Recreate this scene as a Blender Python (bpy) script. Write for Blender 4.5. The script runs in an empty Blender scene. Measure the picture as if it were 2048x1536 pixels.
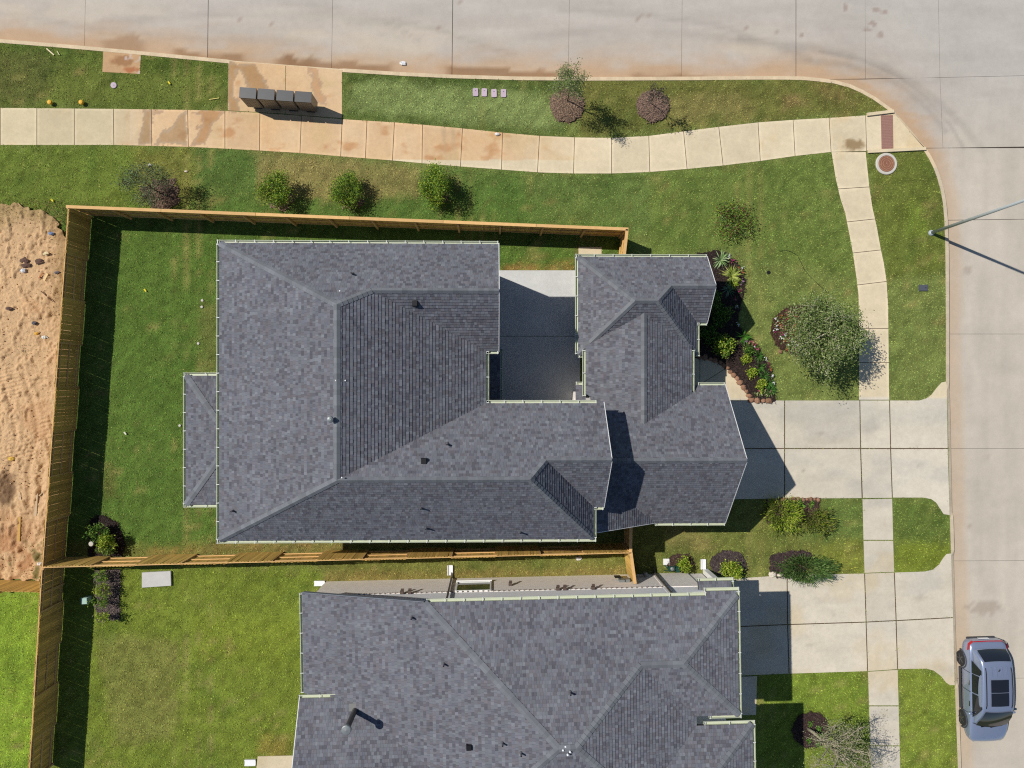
import bpy, math, random
import numpy as np
from mathutils import Vector, Matrix

# ------------------------------------------------------------------ camera, sky, sun, exposure
SC = bpy.context.scene
COL = SC.collection
F_PX, CAM_H, NAD_X, NAD_Y = 1464.0, 36.6, 990.0, 770.0
TILT_Y = -math.atan((1024 - NAD_X) / F_PX)
TILT_X = math.atan((NAD_Y - 768) / F_PX)
cam_data = bpy.data.cameras.new('camera')
cam_data.sensor_width = 36.0
cam_data.lens = 36.0 * F_PX / 2048.0
cam_data.clip_start = 0.5
cam_data.clip_end = 3000
cam = bpy.data.objects.new('camera', cam_data)
COL.objects.link(cam)
ROT = Matrix.Rotation(TILT_Y, 3, 'Y') @ Matrix.Rotation(TILT_X, 3, 'X')
cam.location = (0, 0, CAM_H)
cam.rotation_euler = ROT.to_euler()
SC.camera = cam

SHX, SHY = 0.775, -0.3175                 # shadow of a 1 m post on level ground
SUN_DIR = Vector((SHX, SHY, -1.0)).normalized()
SUN_EL = math.asin(-SUN_DIR.z)
SUN_AZ = math.atan2(-SUN_DIR.x, -SUN_DIR.y)
world = bpy.data.worlds.new('World')
SC.world = world
world.use_nodes = True
wn = world.node_tree.nodes
wl = world.node_tree.links
sky = wn.new('ShaderNodeTexSky')
sky.sky_type = 'NISHITA'
sky.sun_disc = False
sky.sun_elevation = SUN_EL
sky.sun_rotation = SUN_AZ
sky.air_density = 1.0
sky.dust_density = 0.3
sky.ozone_density = 3.0
wl.new(sky.outputs[0], wn['Background'].inputs[0])
wn['Background'].inputs[1].default_value = 0.075
sun_data = bpy.data.lights.new('sun', 'SUN')
sun_data.energy = 4.5
sun_data.angle = math.radians(0.55)
sun_data.color = (1.0, 0.955, 0.88)
sun = bpy.data.objects.new('sun', sun_data)
COL.objects.link(sun)
sun.rotation_euler = SUN_DIR.to_track_quat('-Z', 'Y').to_euler()
SC.view_settings.view_transform = 'Standard'
SC.view_settings.look = 'None'
SC.view_settings.exposure = 0.0
SC.view_settings.gamma = 1.0
SC.view_settings.use_curve_mapping = False
SC.cycles.use_denoising = False
SC.cycles.filter_width = 1.15
SC.cycles.max_bounces = 5
SC.cycles.diffuse_bounces = 2
SC.cycles.glossy_bounces = 3
SC.cycles.transmission_bounces = 4
SC.cycles.caustics_reflective = False
SC.cycles.caustics_refractive = False

# ------------------------------------------------------------------ helpers
RND = random.Random(11)
NR = np.random.default_rng(5)
RN = np.array(ROT)

def at(px, py, z=0.0):
    """world point at height z seen at this place of the photograph (2048 wide)"""
    d = RN @ np.array([(px - 1024) / F_PX, -(py - 768) / F_PX, -1.0])
    t = (z - CAM_H) / d[2]
    return Vector((d[0] * t, d[1] * t, z))

def at2(px, py, z=0.0):
    p = at(px, py, z)
    return (p.x, p.y)

def w2p(x, y, z=0.0):
    P = np.stack([x, y, np.full_like(x, z - CAM_H)], -1) @ RN
    return 1024 + F_PX * P[..., 0] / -P[..., 2], 768 - F_PX * P[..., 1] / -P[..., 2]

def lin(c):
    c = np.asarray(c, float) / 255.0
    return np.where(c <= 0.04045, c / 12.92, ((c + 0.055) / 1.055) ** 2.4)

K_LIGHT = 1.2
def alb(r, g, b, k=K_LIGHT):
    return lin((r, g, b)) / k

def _hash(ix, iy, s):
    h = (ix * 374761393 + iy * 668265263 + s * 974634777) & 0xFFFFFFFF
    h = ((h ^ (h >> 13)) * 1274126177) & 0xFFFFFFFF
    return ((h ^ (h >> 16)) & 0xFFFF) / 65535.0

def vnoise(x, y, s=0):
    ix = np.floor(x).astype(np.int64); iy = np.floor(y).astype(np.int64)
    fx = x - ix; fy = y - iy
    fx = fx * fx * (3 - 2 * fx); fy = fy * fy * (3 - 2 * fy)
    a = _hash(ix, iy, s); b = _hash(ix + 1, iy, s); c = _hash(ix, iy + 1, s); d = _hash(ix + 1, iy + 1, s)
    return (a * (1 - fx) + b * fx) * (1 - fy) + (c * (1 - fx) + d * fx) * fy

def fbm(x, y, s=0, o=4):
    t = 0.0; a = 0.5; n = 0.0
    for i in range(o):
        t = t + a * vnoise(x * 2 ** i, y * 2 ** i, s + 17 * i); n += a; a *= 0.55
    return t / n

def pip(x, y, poly):
    x = np.asarray(x); y = np.asarray(y)
    ins = np.zeros(x.shape, bool)
    n = len(poly)
    for i in range(n):
        x0, y0 = poly[i]; x1, y1 = poly[(i + 1) % n]
        if y0 == y1: continue
        c = (y0 > y) != (y1 > y)
        ins ^= c & (x < (x1 - x0) * (y - y0) / (y1 - y0) + x0)
    return ins

def seg_dist(x, y, line):
    d = np.full(np.shape(x), 1e9)
    for (x0, y0), (x1, y1) in zip(line[:-1], line[1:]):
        dx, dy = x1 - x0, y1 - y0
        t = np.clip(((x - x0) * dx + (y - y0) * dy) / (dx * dx + dy * dy + 1e-9), 0, 1)
        d = np.minimum(d, np.hypot(x - x0 - t * dx, y - y0 - t * dy))
    return d

def sstep(a, b, x):
    t = np.clip((x - a) / (b - a), 0, 1)
    return t * t * (3 - 2 * t)

def mixc(c, new, w):
    return c * (1 - w[..., None]) + np.asarray(new) * w[..., None]

def tag(o, label=None, cat=None, group=None, kind=None):
    if label: o['label'] = label
    if cat: o['category'] = cat
    if group: o['group'] = group
    if kind: o['kind'] = kind
    return o

def empty(name, loc, rz=0.0):
    o = bpy.data.objects.new(name, None)
    COL.objects.link(o)
    o.location = loc; o.rotation_euler = (0, 0, rz)
    o.empty_display_size = 0.2
    return o

def clip_poly(poly, axis, val, keep_less):
    out = []
    n = len(poly)
    for i in range(n):
        a = poly[i]; b = poly[(i + 1) % n]
        ia = a[axis] <= val if keep_less else a[axis] >= val
        ib = b[axis] <= val if keep_less else b[axis] >= val
        if ia: out.append(a)
        if ia != ib:
            t = (val - a[axis]) / (b[axis] - a[axis])
            out.append((a[0] + (b[0] - a[0]) * t, a[1] + (b[1] - a[1]) * t))
    return out

def clip_line(poly, p, nrm):
    """keep the side where (q-p).nrm >= 0"""
    out = []
    n = len(poly)
    for i in range(n):
        a = poly[i]; b = poly[(i + 1) % n]
        da = (a[0] - p[0]) * nrm[0] + (a[1] - p[1]) * nrm[1]
        db = (b[0] - p[0]) * nrm[0] + (b[1] - p[1]) * nrm[1]
        if da >= 0: out.append(a)
        if (da >= 0) != (db >= 0):
            t = da / (da - db)
            out.append((a[0] + (b[0] - a[0]) * t, a[1] + (b[1] - a[1]) * t))
    return out

def clip_convex(poly, quad):
    ar = sum(quad[i][0] * quad[(i + 1) % len(quad)][1] - quad[(i + 1) % len(quad)][0] * quad[i][1] for i in range(len(quad)))
    if ar < 0: quad = quad[::-1]
    for i in range(len(quad)):
        a = quad[i]; b = quad[(i + 1) % len(quad)]
        poly = clip_line(poly, a, (-(b[1] - a[1]), b[0] - a[0]))
        if len(poly) < 3: return []
    return poly

def area(poly):
    return 0.5 * sum(poly[i][0] * poly[(i + 1) % len(poly)][1] - poly[(i + 1) % len(poly)][0] * poly[i][1] for i in range(len(poly)))

def ccw(poly):
    return list(poly) if area(poly) > 0 else list(poly)[::-1]

class MB:
    """collects faces and links them as one mesh object"""
    def __init__(s): s.v = []; s.f = []; s.c = []
    def poly(s, pts, col=None):
        n = len(s.v); s.v += [tuple(p) for p in pts]; s.f.append(tuple(range(n, n + len(pts)))); s.c.append(col); return s
    def box(s, cx, cy, cz, sx, sy, sz, rz=0.0, col=None, taper=1.0):
        n = len(s.v); c, d = math.cos(rz), math.sin(rz)
        for k, (i, j, h) in enumerate(((-1,-1,-1),(1,-1,-1),(1,1,-1),(-1,1,-1),(-1,-1,1),(1,-1,1),(1,1,1),(-1,1,1))):
            t = taper if h > 0 else 1.0
            x, y = i * sx / 2 * t, j * sy / 2 * t
            s.v.append((cx + x * c - y * d, cy + x * d + y * c, cz + h * sz / 2))
        for f in ((3,2,1,0),(4,5,6,7),(0,1,5,4),(1,2,6,5),(2,3,7,6),(3,0,4,7)):
            s.f.append(tuple(n + i for i in f)); s.c.append(col)
        return s
    def bar(s, a, b, w, h, col=None, up=(0, 0, 1)):
        a = Vector(a); b = Vector(b); d = (b - a).normalized(); u = Vector(up)
        if abs(d.dot(u)) > 0.98: u = Vector((1, 0, 0))
        x = d.cross(u).normalized() * w / 2; y = x.cross(d).normalized() * h / 2
        n = len(s.v)
        for p in (a, b):
            for q in (-x - y, x - y, x + y, -x + y): s.v.append(tuple(p + q))
        for f in ((0,1,2,3),(7,6,5,4),(0,4,5,1),(1,5,6,2),(2,6,7,3),(3,7,4,0)):
            s.f.append(tuple(n + i for i in f)); s.c.append(col)
        return s
    def tube(s, pts, rad, seg=8, col=None, cap=True):
        pts = [Vector(p) for p in pts]
        if not isinstance(rad, (list, tuple)): rad = [rad] * len(pts)
        n = len(s.v); prev = None
        for i, p in enumerate(pts):
            d = (pts[min(i + 1, len(pts) - 1)] - pts[max(i - 1, 0)])
            if d.length < 1e-9: d = Vector((0, 0, 1))
            d.normalize()
            if prev is None:
                u = d.orthogonal().normalized()
            else:
                u = (prev - d * prev.dot(d))
                u = u.normalized() if u.length > 1e-6 else d.orthogonal().normalized()
            prev = u; w = d.cross(u)
            for k in range(seg):
                a = 2 * math.pi * k / seg
                s.v.append(tuple(p + (u * math.cos(a) + w * math.sin(a)) * rad[i]))
        for i in range(len(pts) - 1):
            for k in range(seg):
                a = n + i * seg + k; b = n + i * seg + (k + 1) % seg
                s.f.append((a, b, b + seg, a + seg)); s.c.append(col)
        if cap:
            s.f.append(tuple(n + k for k in range(seg))[::-1]); s.c.append(col)
            m = n + (len(pts) - 1) * seg
            s.f.append(tuple(m + k for k in range(seg))); s.c.append(col)
        return s
    def lathe(s, c, prof, seg=20, col=None):
        n = len(s.v)
        for r, z in prof:
            for k in range(seg):
                a = 2 * math.pi * k / seg
                s.v.append((c[0] + r * math.cos(a), c[1] + r * math.sin(a), c[2] + z))
        for i in range(len(prof) - 1):
            for k in range(seg):
                a = n + i * seg + k; b = n + i * seg + (k + 1) % seg
                s.f.append((a, b, b + seg, a + seg)); s.c.append(col)
        m = n + (len(prof) - 1) * seg
        s.f.append(tuple(m + k for k in range(seg))); s.c.append(col)
        s.f.append(tuple(n + k for k in range(seg))[::-1]); s.c.append(col)
        return s
    def prism(s, poly, z0, z1, col=None):
        poly = ccw(poly); n = len(s.v); m = len(poly)
        s.v += [(x, y, z0) for x, y in poly] + [(x, y, z1) for x, y in poly]
        s.f.append(tuple(range(n + m, n + 2 * m))); s.c.append(col)
        s.f.append(tuple(range(n, n + m))[::-1]); s.c.append(col)
        for i in range(m):
            j = (i + 1) % m
            s.f.append((n + i, n + j, n + m + j, n + m + i)); s.c.append(col)
        return s
    def blob(s, c, r, seed=0, col=None, rough=0.25, nu=8, nv=5, sz=(1, 1, 1)):
        g = random.Random(seed); n = len(s.v)
        s.v.append((c[0], c[1], c[2] - r * sz[2]))
        for i in range(1, nv):
            t = math.pi * i / nv - math.pi / 2
            for k in range(nu):
                a = 2 * math.pi * k / nu; q = r * (1 + g.uniform(-rough, rough))
                s.v.append((c[0] + q * sz[0] * math.cos(t) * math.cos(a), c[1] + q * sz[1] * math.cos(t) * math.sin(a), c[2] + q * sz[2] * math.sin(t)))
        s.v.append((c[0], c[1], c[2] + r * sz[2])); top = len(s.v) - 1
        for k in range(nu):
            s.f.append((n, n + 1 + (k + 1) % nu, n + 1 + k)); s.c.append(col)
            s.f.append((top, n + 1 + (nv - 2) * nu + k, n + 1 + (nv - 2) * nu + (k + 1) % nu)); s.c.append(col)
        for i in range(nv - 2):
            for k in range(nu):
                a = n + 1 + i * nu + k; b = n + 1 + i * nu + (k + 1) % nu
                s.f.append((a, b, b + nu, a + nu)); s.c.append(col)
        return s
    def mesh(s, name, mat, smooth=False):
        me = bpy.data.meshes.new(name)
        me.from_pydata(s.v, [], s.f)
        if any(c is not None for c in s.c):
            a = me.attributes.new('tint', 'FLOAT_COLOR', 'CORNER')
            buf = np.ones((len(me.loops), 4), np.float32); k = 0
            for f, c in zip(s.f, s.c):
                if c is not None: buf[k:k + len(f), :3] = c
                k += len(f)
            a.data.foreach_set('color', buf.ravel())
        if mat: me.materials.append(mat)
        if smooth: me.polygons.foreach_set('use_smooth', [True] * len(me.polygons))
        me.update()
        return me
    def build(s, name, mat, parent=None, smooth=False):
        o = bpy.data.objects.new(name, s.mesh(name, mat, smooth))
        COL.objects.link(o)
        if parent: o.parent = parent
        return o

def mesh_np(name, v, f, mat, col=None, nper=3, smooth=False):
    """mesh from numpy arrays, every face with nper corners, col per vertex"""
    me = bpy.data.meshes.new(name)
    nv, nf = len(v), len(f)
    me.vertices.add(nv); me.vertices.foreach_set('co', np.asarray(v, np.float32).ravel())
    me.loops.add(nf * nper); me.loops.foreach_set('vertex_index', np.asarray(f, np.int32).ravel())
    me.polygons.add(nf)
    me.polygons.foreach_set('loop_start', np.arange(0, nf * nper, nper, dtype=np.int32))
    me.polygons.foreach_set('loop_total', np.full(nf, nper, np.int32))
    if smooth: me.polygons.foreach_set('use_smooth', np.ones(nf, bool))
    if col is not None:
        a = me.attributes.new('tint', 'FLOAT_COLOR', 'POINT')
        buf = np.ones((nv, 4), np.float32); buf[:, :3] = col
        a.data.foreach_set('color', buf.ravel())
    me.materials.append(mat)
    me.update(calc_edges=True)
    return me

# ------------------------------------------------------------------ materials
MATS = {}
def mat(name, col=None, rough=0.8, noise=(), bump=None, metal=0.0, spec=0.3, orand=0.0, stretch=(1, 1, 1), coat=0.0, trans=0.0, sss=False, alpha=1.0):
    """colour from col or the mesh's own tint, times noise layers (scale, amount); bump (scale, strength, distance)"""
    if name in MATS: return MATS[name]
    m = bpy.data.materials.new(name); m.use_nodes = True
    nt = m.node_tree; N = nt.nodes; L = nt.links
    b = N['Principled BSDF']
    b.inputs['Roughness'].default_value = rough
    b.inputs['Metallic'].default_value = metal
    b.inputs['Specular IOR Level'].default_value = spec
    b.inputs['Coat Weight'].default_value = coat
    if coat: b.inputs['Coat Roughness'].default_value = 0.06
    if trans: b.inputs['Transmission Weight'].default_value = trans
    tc = N.new('ShaderNodeTexCoord')
    mp = N.new('ShaderNodeMapping'); mp.inputs['Scale'].default_value = stretch
    vec = tc.outputs['Object']
    oi = None
    if orand:
        oi = N.new('ShaderNodeObjectInfo')
        va = N.new('ShaderNodeVectorMath'); va.operation = 'SCALE'
        cb = N.new('ShaderNodeCombineXYZ')
        for i in range(3): L.new(oi.outputs['Random'], cb.inputs[i])
        L.new(cb.outputs[0], va.inputs[0]); va.inputs['Scale'].default_value = 37.0
        ad = N.new('ShaderNodeVectorMath'); ad.operation = 'ADD'
        L.new(vec, ad.inputs[0]); L.new(va.outputs[0], ad.inputs[1]); vec = ad.outputs[0]
    L.new(vec, mp.inputs['Vector']); vec = mp.outputs[0]
    if col is None:
        at_ = N.new('ShaderNodeAttribute'); at_.attribute_name = 'tint'; c = at_.outputs['Color']
    else:
        rgb = N.new('ShaderNodeRGB'); rgb.outputs[0].default_value = (*[float(q) for q in col], 1); c = rgb.outputs[0]
    def times(c, fac):
        v = N.new('ShaderNodeVectorMath'); v.operation = 'SCALE'
        L.new(c, v.inputs[0]); L.new(fac, v.inputs['Scale']); return v.outputs[0]
    for sc, am in noise:
        n = N.new('ShaderNodeTexNoise'); n.inputs['Scale'].default_value = sc; n.inputs['Detail'].default_value = 4; n.inputs['Roughness'].default_value = 0.65
        L.new(vec, n.inputs['Vector'])
        r = N.new('ShaderNodeMapRange'); r.inputs[1].default_value = 0.25; r.inputs[2].default_value = 0.75
        r.inputs[3].default_value = 1 - am; r.inputs[4].default_value = 1 + am
        L.new(n.outputs['Fac'], r.inputs[0]); c = times(c, r.outputs[0])
    if orand:
        r = N.new('ShaderNodeMapRange'); r.inputs[3].default_value = 1 - orand; r.inputs[4].default_value = 1 + orand
        L.new(oi.outputs['Random'], r.inputs[0]); c = times(c, r.outputs[0])
    L.new(c, b.inputs['Base Color'])
    if bump:
        n = N.new('ShaderNodeTexNoise'); n.inputs['Scale'].default_value = bump[0]; n.inputs['Detail'].default_value = 5
        L.new(vec, n.inputs['Vector'])
        bp = N.new('ShaderNodeBump'); bp.inputs['Strength'].default_value = bump[1]; bp.inputs['Distance'].default_value = bump[2]
        L.new(n.outputs['Fac'], bp.inputs['Height']); L.new(bp.outputs[0], b.inputs['Normal'])
    if sss:
        t = N.new('ShaderNodeBsdfTranslucent'); L.new(c, t.inputs['Color'])
        mx = N.new('ShaderNodeMixShader'); mx.inputs[0].default_value = 0.3
        L.new(b.outputs[0], mx.inputs[1]); L.new(t.outputs[0], mx.inputs[2])
        L.new(mx.outputs[0], N['Material Output'].inputs['Surface'])
    MATS[name] = m
    return m

def brick_mat(name, c1, c2, mortar, vertical_axis='xz', w=0.2, h=0.067):
    m = bpy.data.materials.new(name); m.use_nodes = True
    N = m.node_tree.nodes; L = m.node_tree.links; b = N['Principled BSDF']; b.inputs['Roughness'].default_value = 0.9
    tc = N.new('ShaderNodeTexCoord'); sp = N.new('ShaderNodeSeparateXYZ'); cb = N.new('ShaderNodeCombineXYZ')
    L.new(tc.outputs['Object'], sp.inputs[0])
    ad = N.new('ShaderNodeMath'); L.new(sp.outputs[0], ad.inputs[0]); L.new(sp.outputs[1], ad.inputs[1])
    L.new(ad.outputs[0], cb.inputs[0]); L.new(sp.outputs[2], cb.inputs[1])
    br = N.new('ShaderNodeTexBrick'); L.new(cb.outputs[0], br.inputs['Vector'])
    br.inputs['Color1'].default_value = (*c1, 1); br.inputs['Color2'].default_value = (*c2, 1); br.inputs['Mortar'].default_value = (*mortar, 1)
    br.inputs['Scale'].default_value = 1.0; br.inputs['Brick Width'].default_value = w; br.inputs['Row Height'].default_value = h; br.inputs['Mortar Size'].default_value = 0.007
    L.new(br.outputs['Color'], b.inputs['Base Color'])
    bp = N.new('ShaderNodeBump'); bp.inputs['Strength'].default_value = 0.5; bp.inputs['Distance'].default_value = 0.008; bp.invert = True
    L.new(br.outputs['Fac'], bp.inputs['Height']); L.new(bp.outputs[0], b.inputs['Normal'])
    return m

M_LAWN = mat('lawn_soil', None, 0.95, [(1.1, 0.10), (7, 0.2), (30, 0.25)], (30, 0.8, 0.04), spec=0.05)
M_BLADE = mat('grass_blade', None, 0.8, [(1.3, 0.08), (6, 0.2), (22, 0.25)], spec=0.1)
M_DIRT = mat('dirt', None, 0.95, [(2.5, 0.08), (12, 0.12), (40, 0.14), (110, 0.12)], (30, 0.9, 0.03), spec=0.05)
M_STREET = mat('street_concrete', None, 0.85, [(0.35, 0.05), (3.0, 0.05), (22, 0.06), (120, 0.06)], (160, 0.25, 0.004), spec=0.2)
M_WALK = mat('walk_concrete', None, 0.85, [(0.9, 0.07), (5, 0.07), (24, 0.06), (110, 0.08)], (120, 0.3, 0.004), spec=0.15, orand=0.06)
M_KERB = mat('kerb_concrete', None, 0.85, [(1.5, 0.10), (12, 0.08), (70, 0.08)], (90, 0.3, 0.005), spec=0.2)
M_SHINGLE = mat('shingle', None, 0.92, [(0.35, 0.08), (2.0, 0.05), (60, 0.08), (240, 0.12)], (220, 0.5, 0.003), spec=0.15)
M_DECK = mat('roof_deck', alb(60, 58, 60), 0.9)
M_GUTTER = mat('gutter_paint', alb(208, 214, 188), 0.45, [(3, 0.05)], spec=0.4)
M_HANGER = mat('gutter_hanger', alb(225, 228, 222), 0.4, spec=0.5)
M_TRIM = mat('white_trim', (0.72, 0.72, 0.70), 0.6, [(4, 0.03)])
M_SIDING = mat('white_siding', (0.84, 0.85, 0.87), 0.6, [(2, 0.03)])
M_BRICKN = brick_mat('pale_brick', (0.90, 0.84, 0.78), (0.80, 0.74, 0.69), (0.82, 0.78, 0.74))
M_BRICKC = brick_mat('grey_brick', (0.52, 0.50, 0.48), (0.44, 0.42, 0.40), (0.50, 0.48, 0.46))
M_GLASS = mat('window_glass', (0.015, 0.022, 0.02), 0.04, spec=0.7)
M_WOOD = mat('cedar_picket', alb(216, 176, 98), 0.8, [(3.0, 0.16), (14, 0.12)], (20, 0.4, 0.004), spec=0.15, orand=0.22, stretch=(14, 14, 1.0))
M_RAIL = mat('cedar_rail', alb(228, 184, 124), 0.8, [(2.0, 0.10), (18, 0.08)], (20, 0.3, 0.003), spec=0.15, orand=0.10, stretch=(3, 3, 8))
M_BARK = mat('bark', None, 0.9, [(8, 0.2), (40, 0.2)], (40, 0.6, 0.01), spec=0.1)
M_LEAF = mat('leaf', None, 0.7, [], spec=0.15, sss=True)
M_MULCH = mat('mulch', None, 0.95, [(14, 0.25), (60, 0.45)], (50, 1.0, 0.03), spec=0.05)
M_STONE = mat('edging_stone', alb(154, 116, 92), 0.9, [(6, 0.2), (30, 0.15)], (25, 0.6, 0.01), orand=0.2)
M_VENT = mat('vent_metal', alb(120, 120, 124), 0.5, [(8, 0.1)], metal=0.4)
M_BLACKM = mat('black_metal', alb(35, 35, 38), 0.5, metal=0.2)
M_MAILBOX = mat('mailbox_paint', alb(92, 92, 92), 0.35, [(5, 0.06)], metal=0.3, spec=0.5)
M_MAILSEAM = mat('mailbox_seam', alb(40, 40, 42), 0.6)
M_GALV = mat('galvanised_steel', alb(150, 155, 155), 0.45, [(3, 0.08)], metal=0.5)
M_WHITE = mat('white_plastic', (0.78, 0.78, 0.78), 0.5, [(20, 0.04)])
M_YELLOW = mat('yellow_paint', alb(235, 180, 45), 0.5)
M_RUST = mat('rusty_iron', alb(146, 100, 80), 0.8, [(12, 0.18), (60, 0.15)], (60, 0.5, 0.004))
M_LILAC = mat('lilac_plastic', alb(204, 182, 196), 0.6, [(14, 0.08)], orand=0.06)
M_DARKPL = mat('dark_plastic', alb(88, 92, 100), 0.5, [(15, 0.08)])
M_GREENPL = mat('green_enamel', alb(28, 70, 58), 0.35, spec=0.5)
M_TACTILE = mat('tactile_brick', alb(164, 124, 112), 0.85, [(18, 0.12), (80, 0.1)], (60, 0.4, 0.004))
M_PADC = mat('pad_concrete', alb(208, 202, 190), 0.85, [(3, 0.06), (30, 0.07)], (90, 0.3, 0.004))
M_PETAL = mat('petal', None, 0.6, [], sss=True)
M_DEBRIS = mat('debris', None, 0.85, [(20, 0.15)])
M_POLE = mat('lamp_pole_paint', alb(186, 194, 196), 0.4, [(4, 0.05)], metal=0.1)

# ------------------------------------------------------------------ gridded ground sheets
def grid_poly(name, poly, z, cell, colfn, material, parent=None, skirt=0.0, zfn=None, smooth=False, border=False):
    poly = ccw(poly)
    P = np.array(poly)
    x0, y0 = P.min(0); x1, y1 = P.max(0)
    nx = max(1, int(math.ceil((x1 - x0) / cell))); ny = max(1, int(math.ceil((y1 - y0) / cell)))
    gx = x0 + np.arange(nx + 1) * (x1 - x0) / nx; gy = y0 + np.arange(ny + 1) * (y1 - y0) / ny
    X, Y = np.meshgrid(gx, gy, indexing='ij')
    ins = pip(X, Y, poly)
    full = ins[:-1, :-1] & ins[1:, :-1] & ins[:-1, 1:] & ins[1:, 1:]
    mark = np.zeros((nx, ny), bool)
    hx, hy = (x1 - x0) / nx, (y1 - y0) / ny
    for i in range(len(poly)):
        a = np.array(poly[i]); b = np.array(poly[(i + 1) % len(poly)])
        k = int(np.linalg.norm(b - a) / (min(hx, hy) * 0.2)) + 2
        t = np.linspace(0, 1, k)[:, None]; q = a + (b - a) * t
        ii = ((q[:, 0] - x0) / hx); jj = ((q[:, 1] - y0) / hy)
        for di in (-1e-6, 1e-6):
            for dj in (-1e-6, 1e-6):
                mark[np.clip((ii + di).astype(int), 0, nx - 1), np.clip((jj + dj).astype(int), 0, ny - 1)] = True
    anyin = ins[:-1, :-1] | ins[1:, :-1] | ins[:-1, 1:] | ins[1:, 1:]
    mark |= anyin & ~full
    full &= ~mark
    vid = -np.ones((nx + 1, ny + 1), np.int64)
    use = np.zeros_like(ins); fi, fj = np.nonzero(full)
    for a, b in ((0, 0), (1, 0), (1, 1), (0, 1)): use[fi + a, fj + b] = True
    vid[use] = np.arange(use.sum())
    verts = list(zip(X[use].tolist(), Y[use].tolist()))
    faces = np.stack([vid[fi, fj], vid[fi + 1, fj], vid[fi + 1, fj + 1], vid[fi, fj + 1]], -1).tolist() if len(fi) else []
    cols = {}
    def add(p):
        k = (round(p[0], 5), round(p[1], 5))
        if k not in cols: cols[k] = len(verts); verts.append(p)
        return cols[k]
    for i, j in zip(*np.nonzero(mark)):
        c = clip_poly(poly, 0, gx[i], False)
        if len(c) >= 3: c = clip_poly(c, 0, gx[i + 1], True)
        if len(c) >= 3: c = clip_poly(c, 1, gy[j], False)
        if len(c) >= 3: c = clip_poly(c, 1, gy[j + 1], True)
        if len(c) < 3 or abs(area(c)) < 1e-7: continue
        ids = []
        for p in c:
            q = add(p)
            if not ids or ids[-1] != q: ids.append(q)
        if len(ids) > 1 and ids[0] == ids[-1]: ids.pop()
        if len(set(ids)) >= 3 and len(set(ids)) == len(ids): faces.append(ids)
        elif len(set(ids)) >= 3:
            n = len(verts); verts += c; faces.append(list(range(n, n + len(c))))
    V = np.array(verts)
    zz = np.full(len(V), float(z)) + (zfn(V[:, 0], V[:, 1]) if zfn else 0.0)
    C = colfn(V[:, 0], V[:, 1])
    if border:                                                   # smooth trowelled margin of a cast slab
        C = C * (1 + .10 * sstep(.13, .07, seg_dist(V[:, 0], V[:, 1], poly + poly[:1])))[:, None]
    v3 = np.column_stack([V, zz]).tolist()
    if skirt:
        for i in range(len(poly)):
            a = poly[i]; b = poly[(i + 1) % len(poly)]; n = len(v3)
            v3 += [(a[0], a[1], z), (b[0], b[1], z), (b[0], b[1], z - skirt), (a[0], a[1], z - skirt)]
            faces.append((n + 3, n + 2, n + 1, n)); C = np.vstack([C, np.repeat(C[:1], 4, 0)])
    me = bpy.data.meshes.new(name); me.from_pydata(v3, [], faces)
    at_ = me.attributes.new('tint', 'FLOAT_COLOR', 'POINT')
    buf = np.ones((len(v3), 4), np.float32); buf[:, :3] = C
    at_.data.foreach_set('color', buf.ravel())
    me.materials.append(material)
    if smooth: me.polygons.foreach_set('use_smooth', [True] * len(me.polygons))
    me.update()
    o = bpy.data.objects.new(name, me); COL.objects.link(o)
    if parent: o.parent = parent
    return o

def px_poly(pts, z=0.0): return [at2(x, y, z) for x, y in pts]

# ------------------------------------------------------------------ ground, street, kerb
ZS = -0.13                                # street level, lawns are at 0
big = MB()
G = 900.0
big.poly([(-G, -G, -0.32), (G, -G, -0.32), (G, G, -0.32), (-G, G, -0.32)], tuple(alb(110, 116, 66)))
tag(big.build('ground', M_LAWN), kind='structure')

KERB_PX = [(-340, 46), (-150, 64), (0, 78), (100, 86), (170, 92), (300, 104), (455, 119), (570, 128), (690, 137), (800, 144), (900, 149), (1040, 153), (1175, 154), (1400, 153),
           (1500, 152), (1570, 152), (1610, 153), (1640, 156), (1670, 160), (1700, 168), (1725, 179), (1750, 193), (1770, 207), (1789, 221), (1812, 245), (1835, 272), (1854, 298),
           (1864, 314), (1874, 334), (1882, 356), (1888, 378), (1893, 405), (1896, 440), (1898, 500), (1899, 640), (1899, 765), (1902, 800), (1904, 900), (1906, 1000),
           (1909, 1100), (1913, 1250), (1918, 1400), (1923, 1536), (1938, 1920)]
KERB = [at2(x, y) for x, y in KERB_PX]
def offset(line, d):
    """shift a polyline to its right by d"""
    out = []
    for i, p in enumerate(line):
        a = line[max(i - 1, 0)]; b = line[min(i + 1, len(line) - 1)]
        dx, dy = b[0] - a[0], b[1] - a[1]; l = math.hypot(dx, dy)
        out.append((p[0] + dy / l * d, p[1] - dx / l * d))
    return out
KERB_IN = offset(KERB, 0.19)
FAR = 60
STREET = KERB + [at2(2520, 1920), at2(2520, -280), at2(-340, -280)]
BLOCK = KERB_IN + [at2(-340, 1920)]

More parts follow.
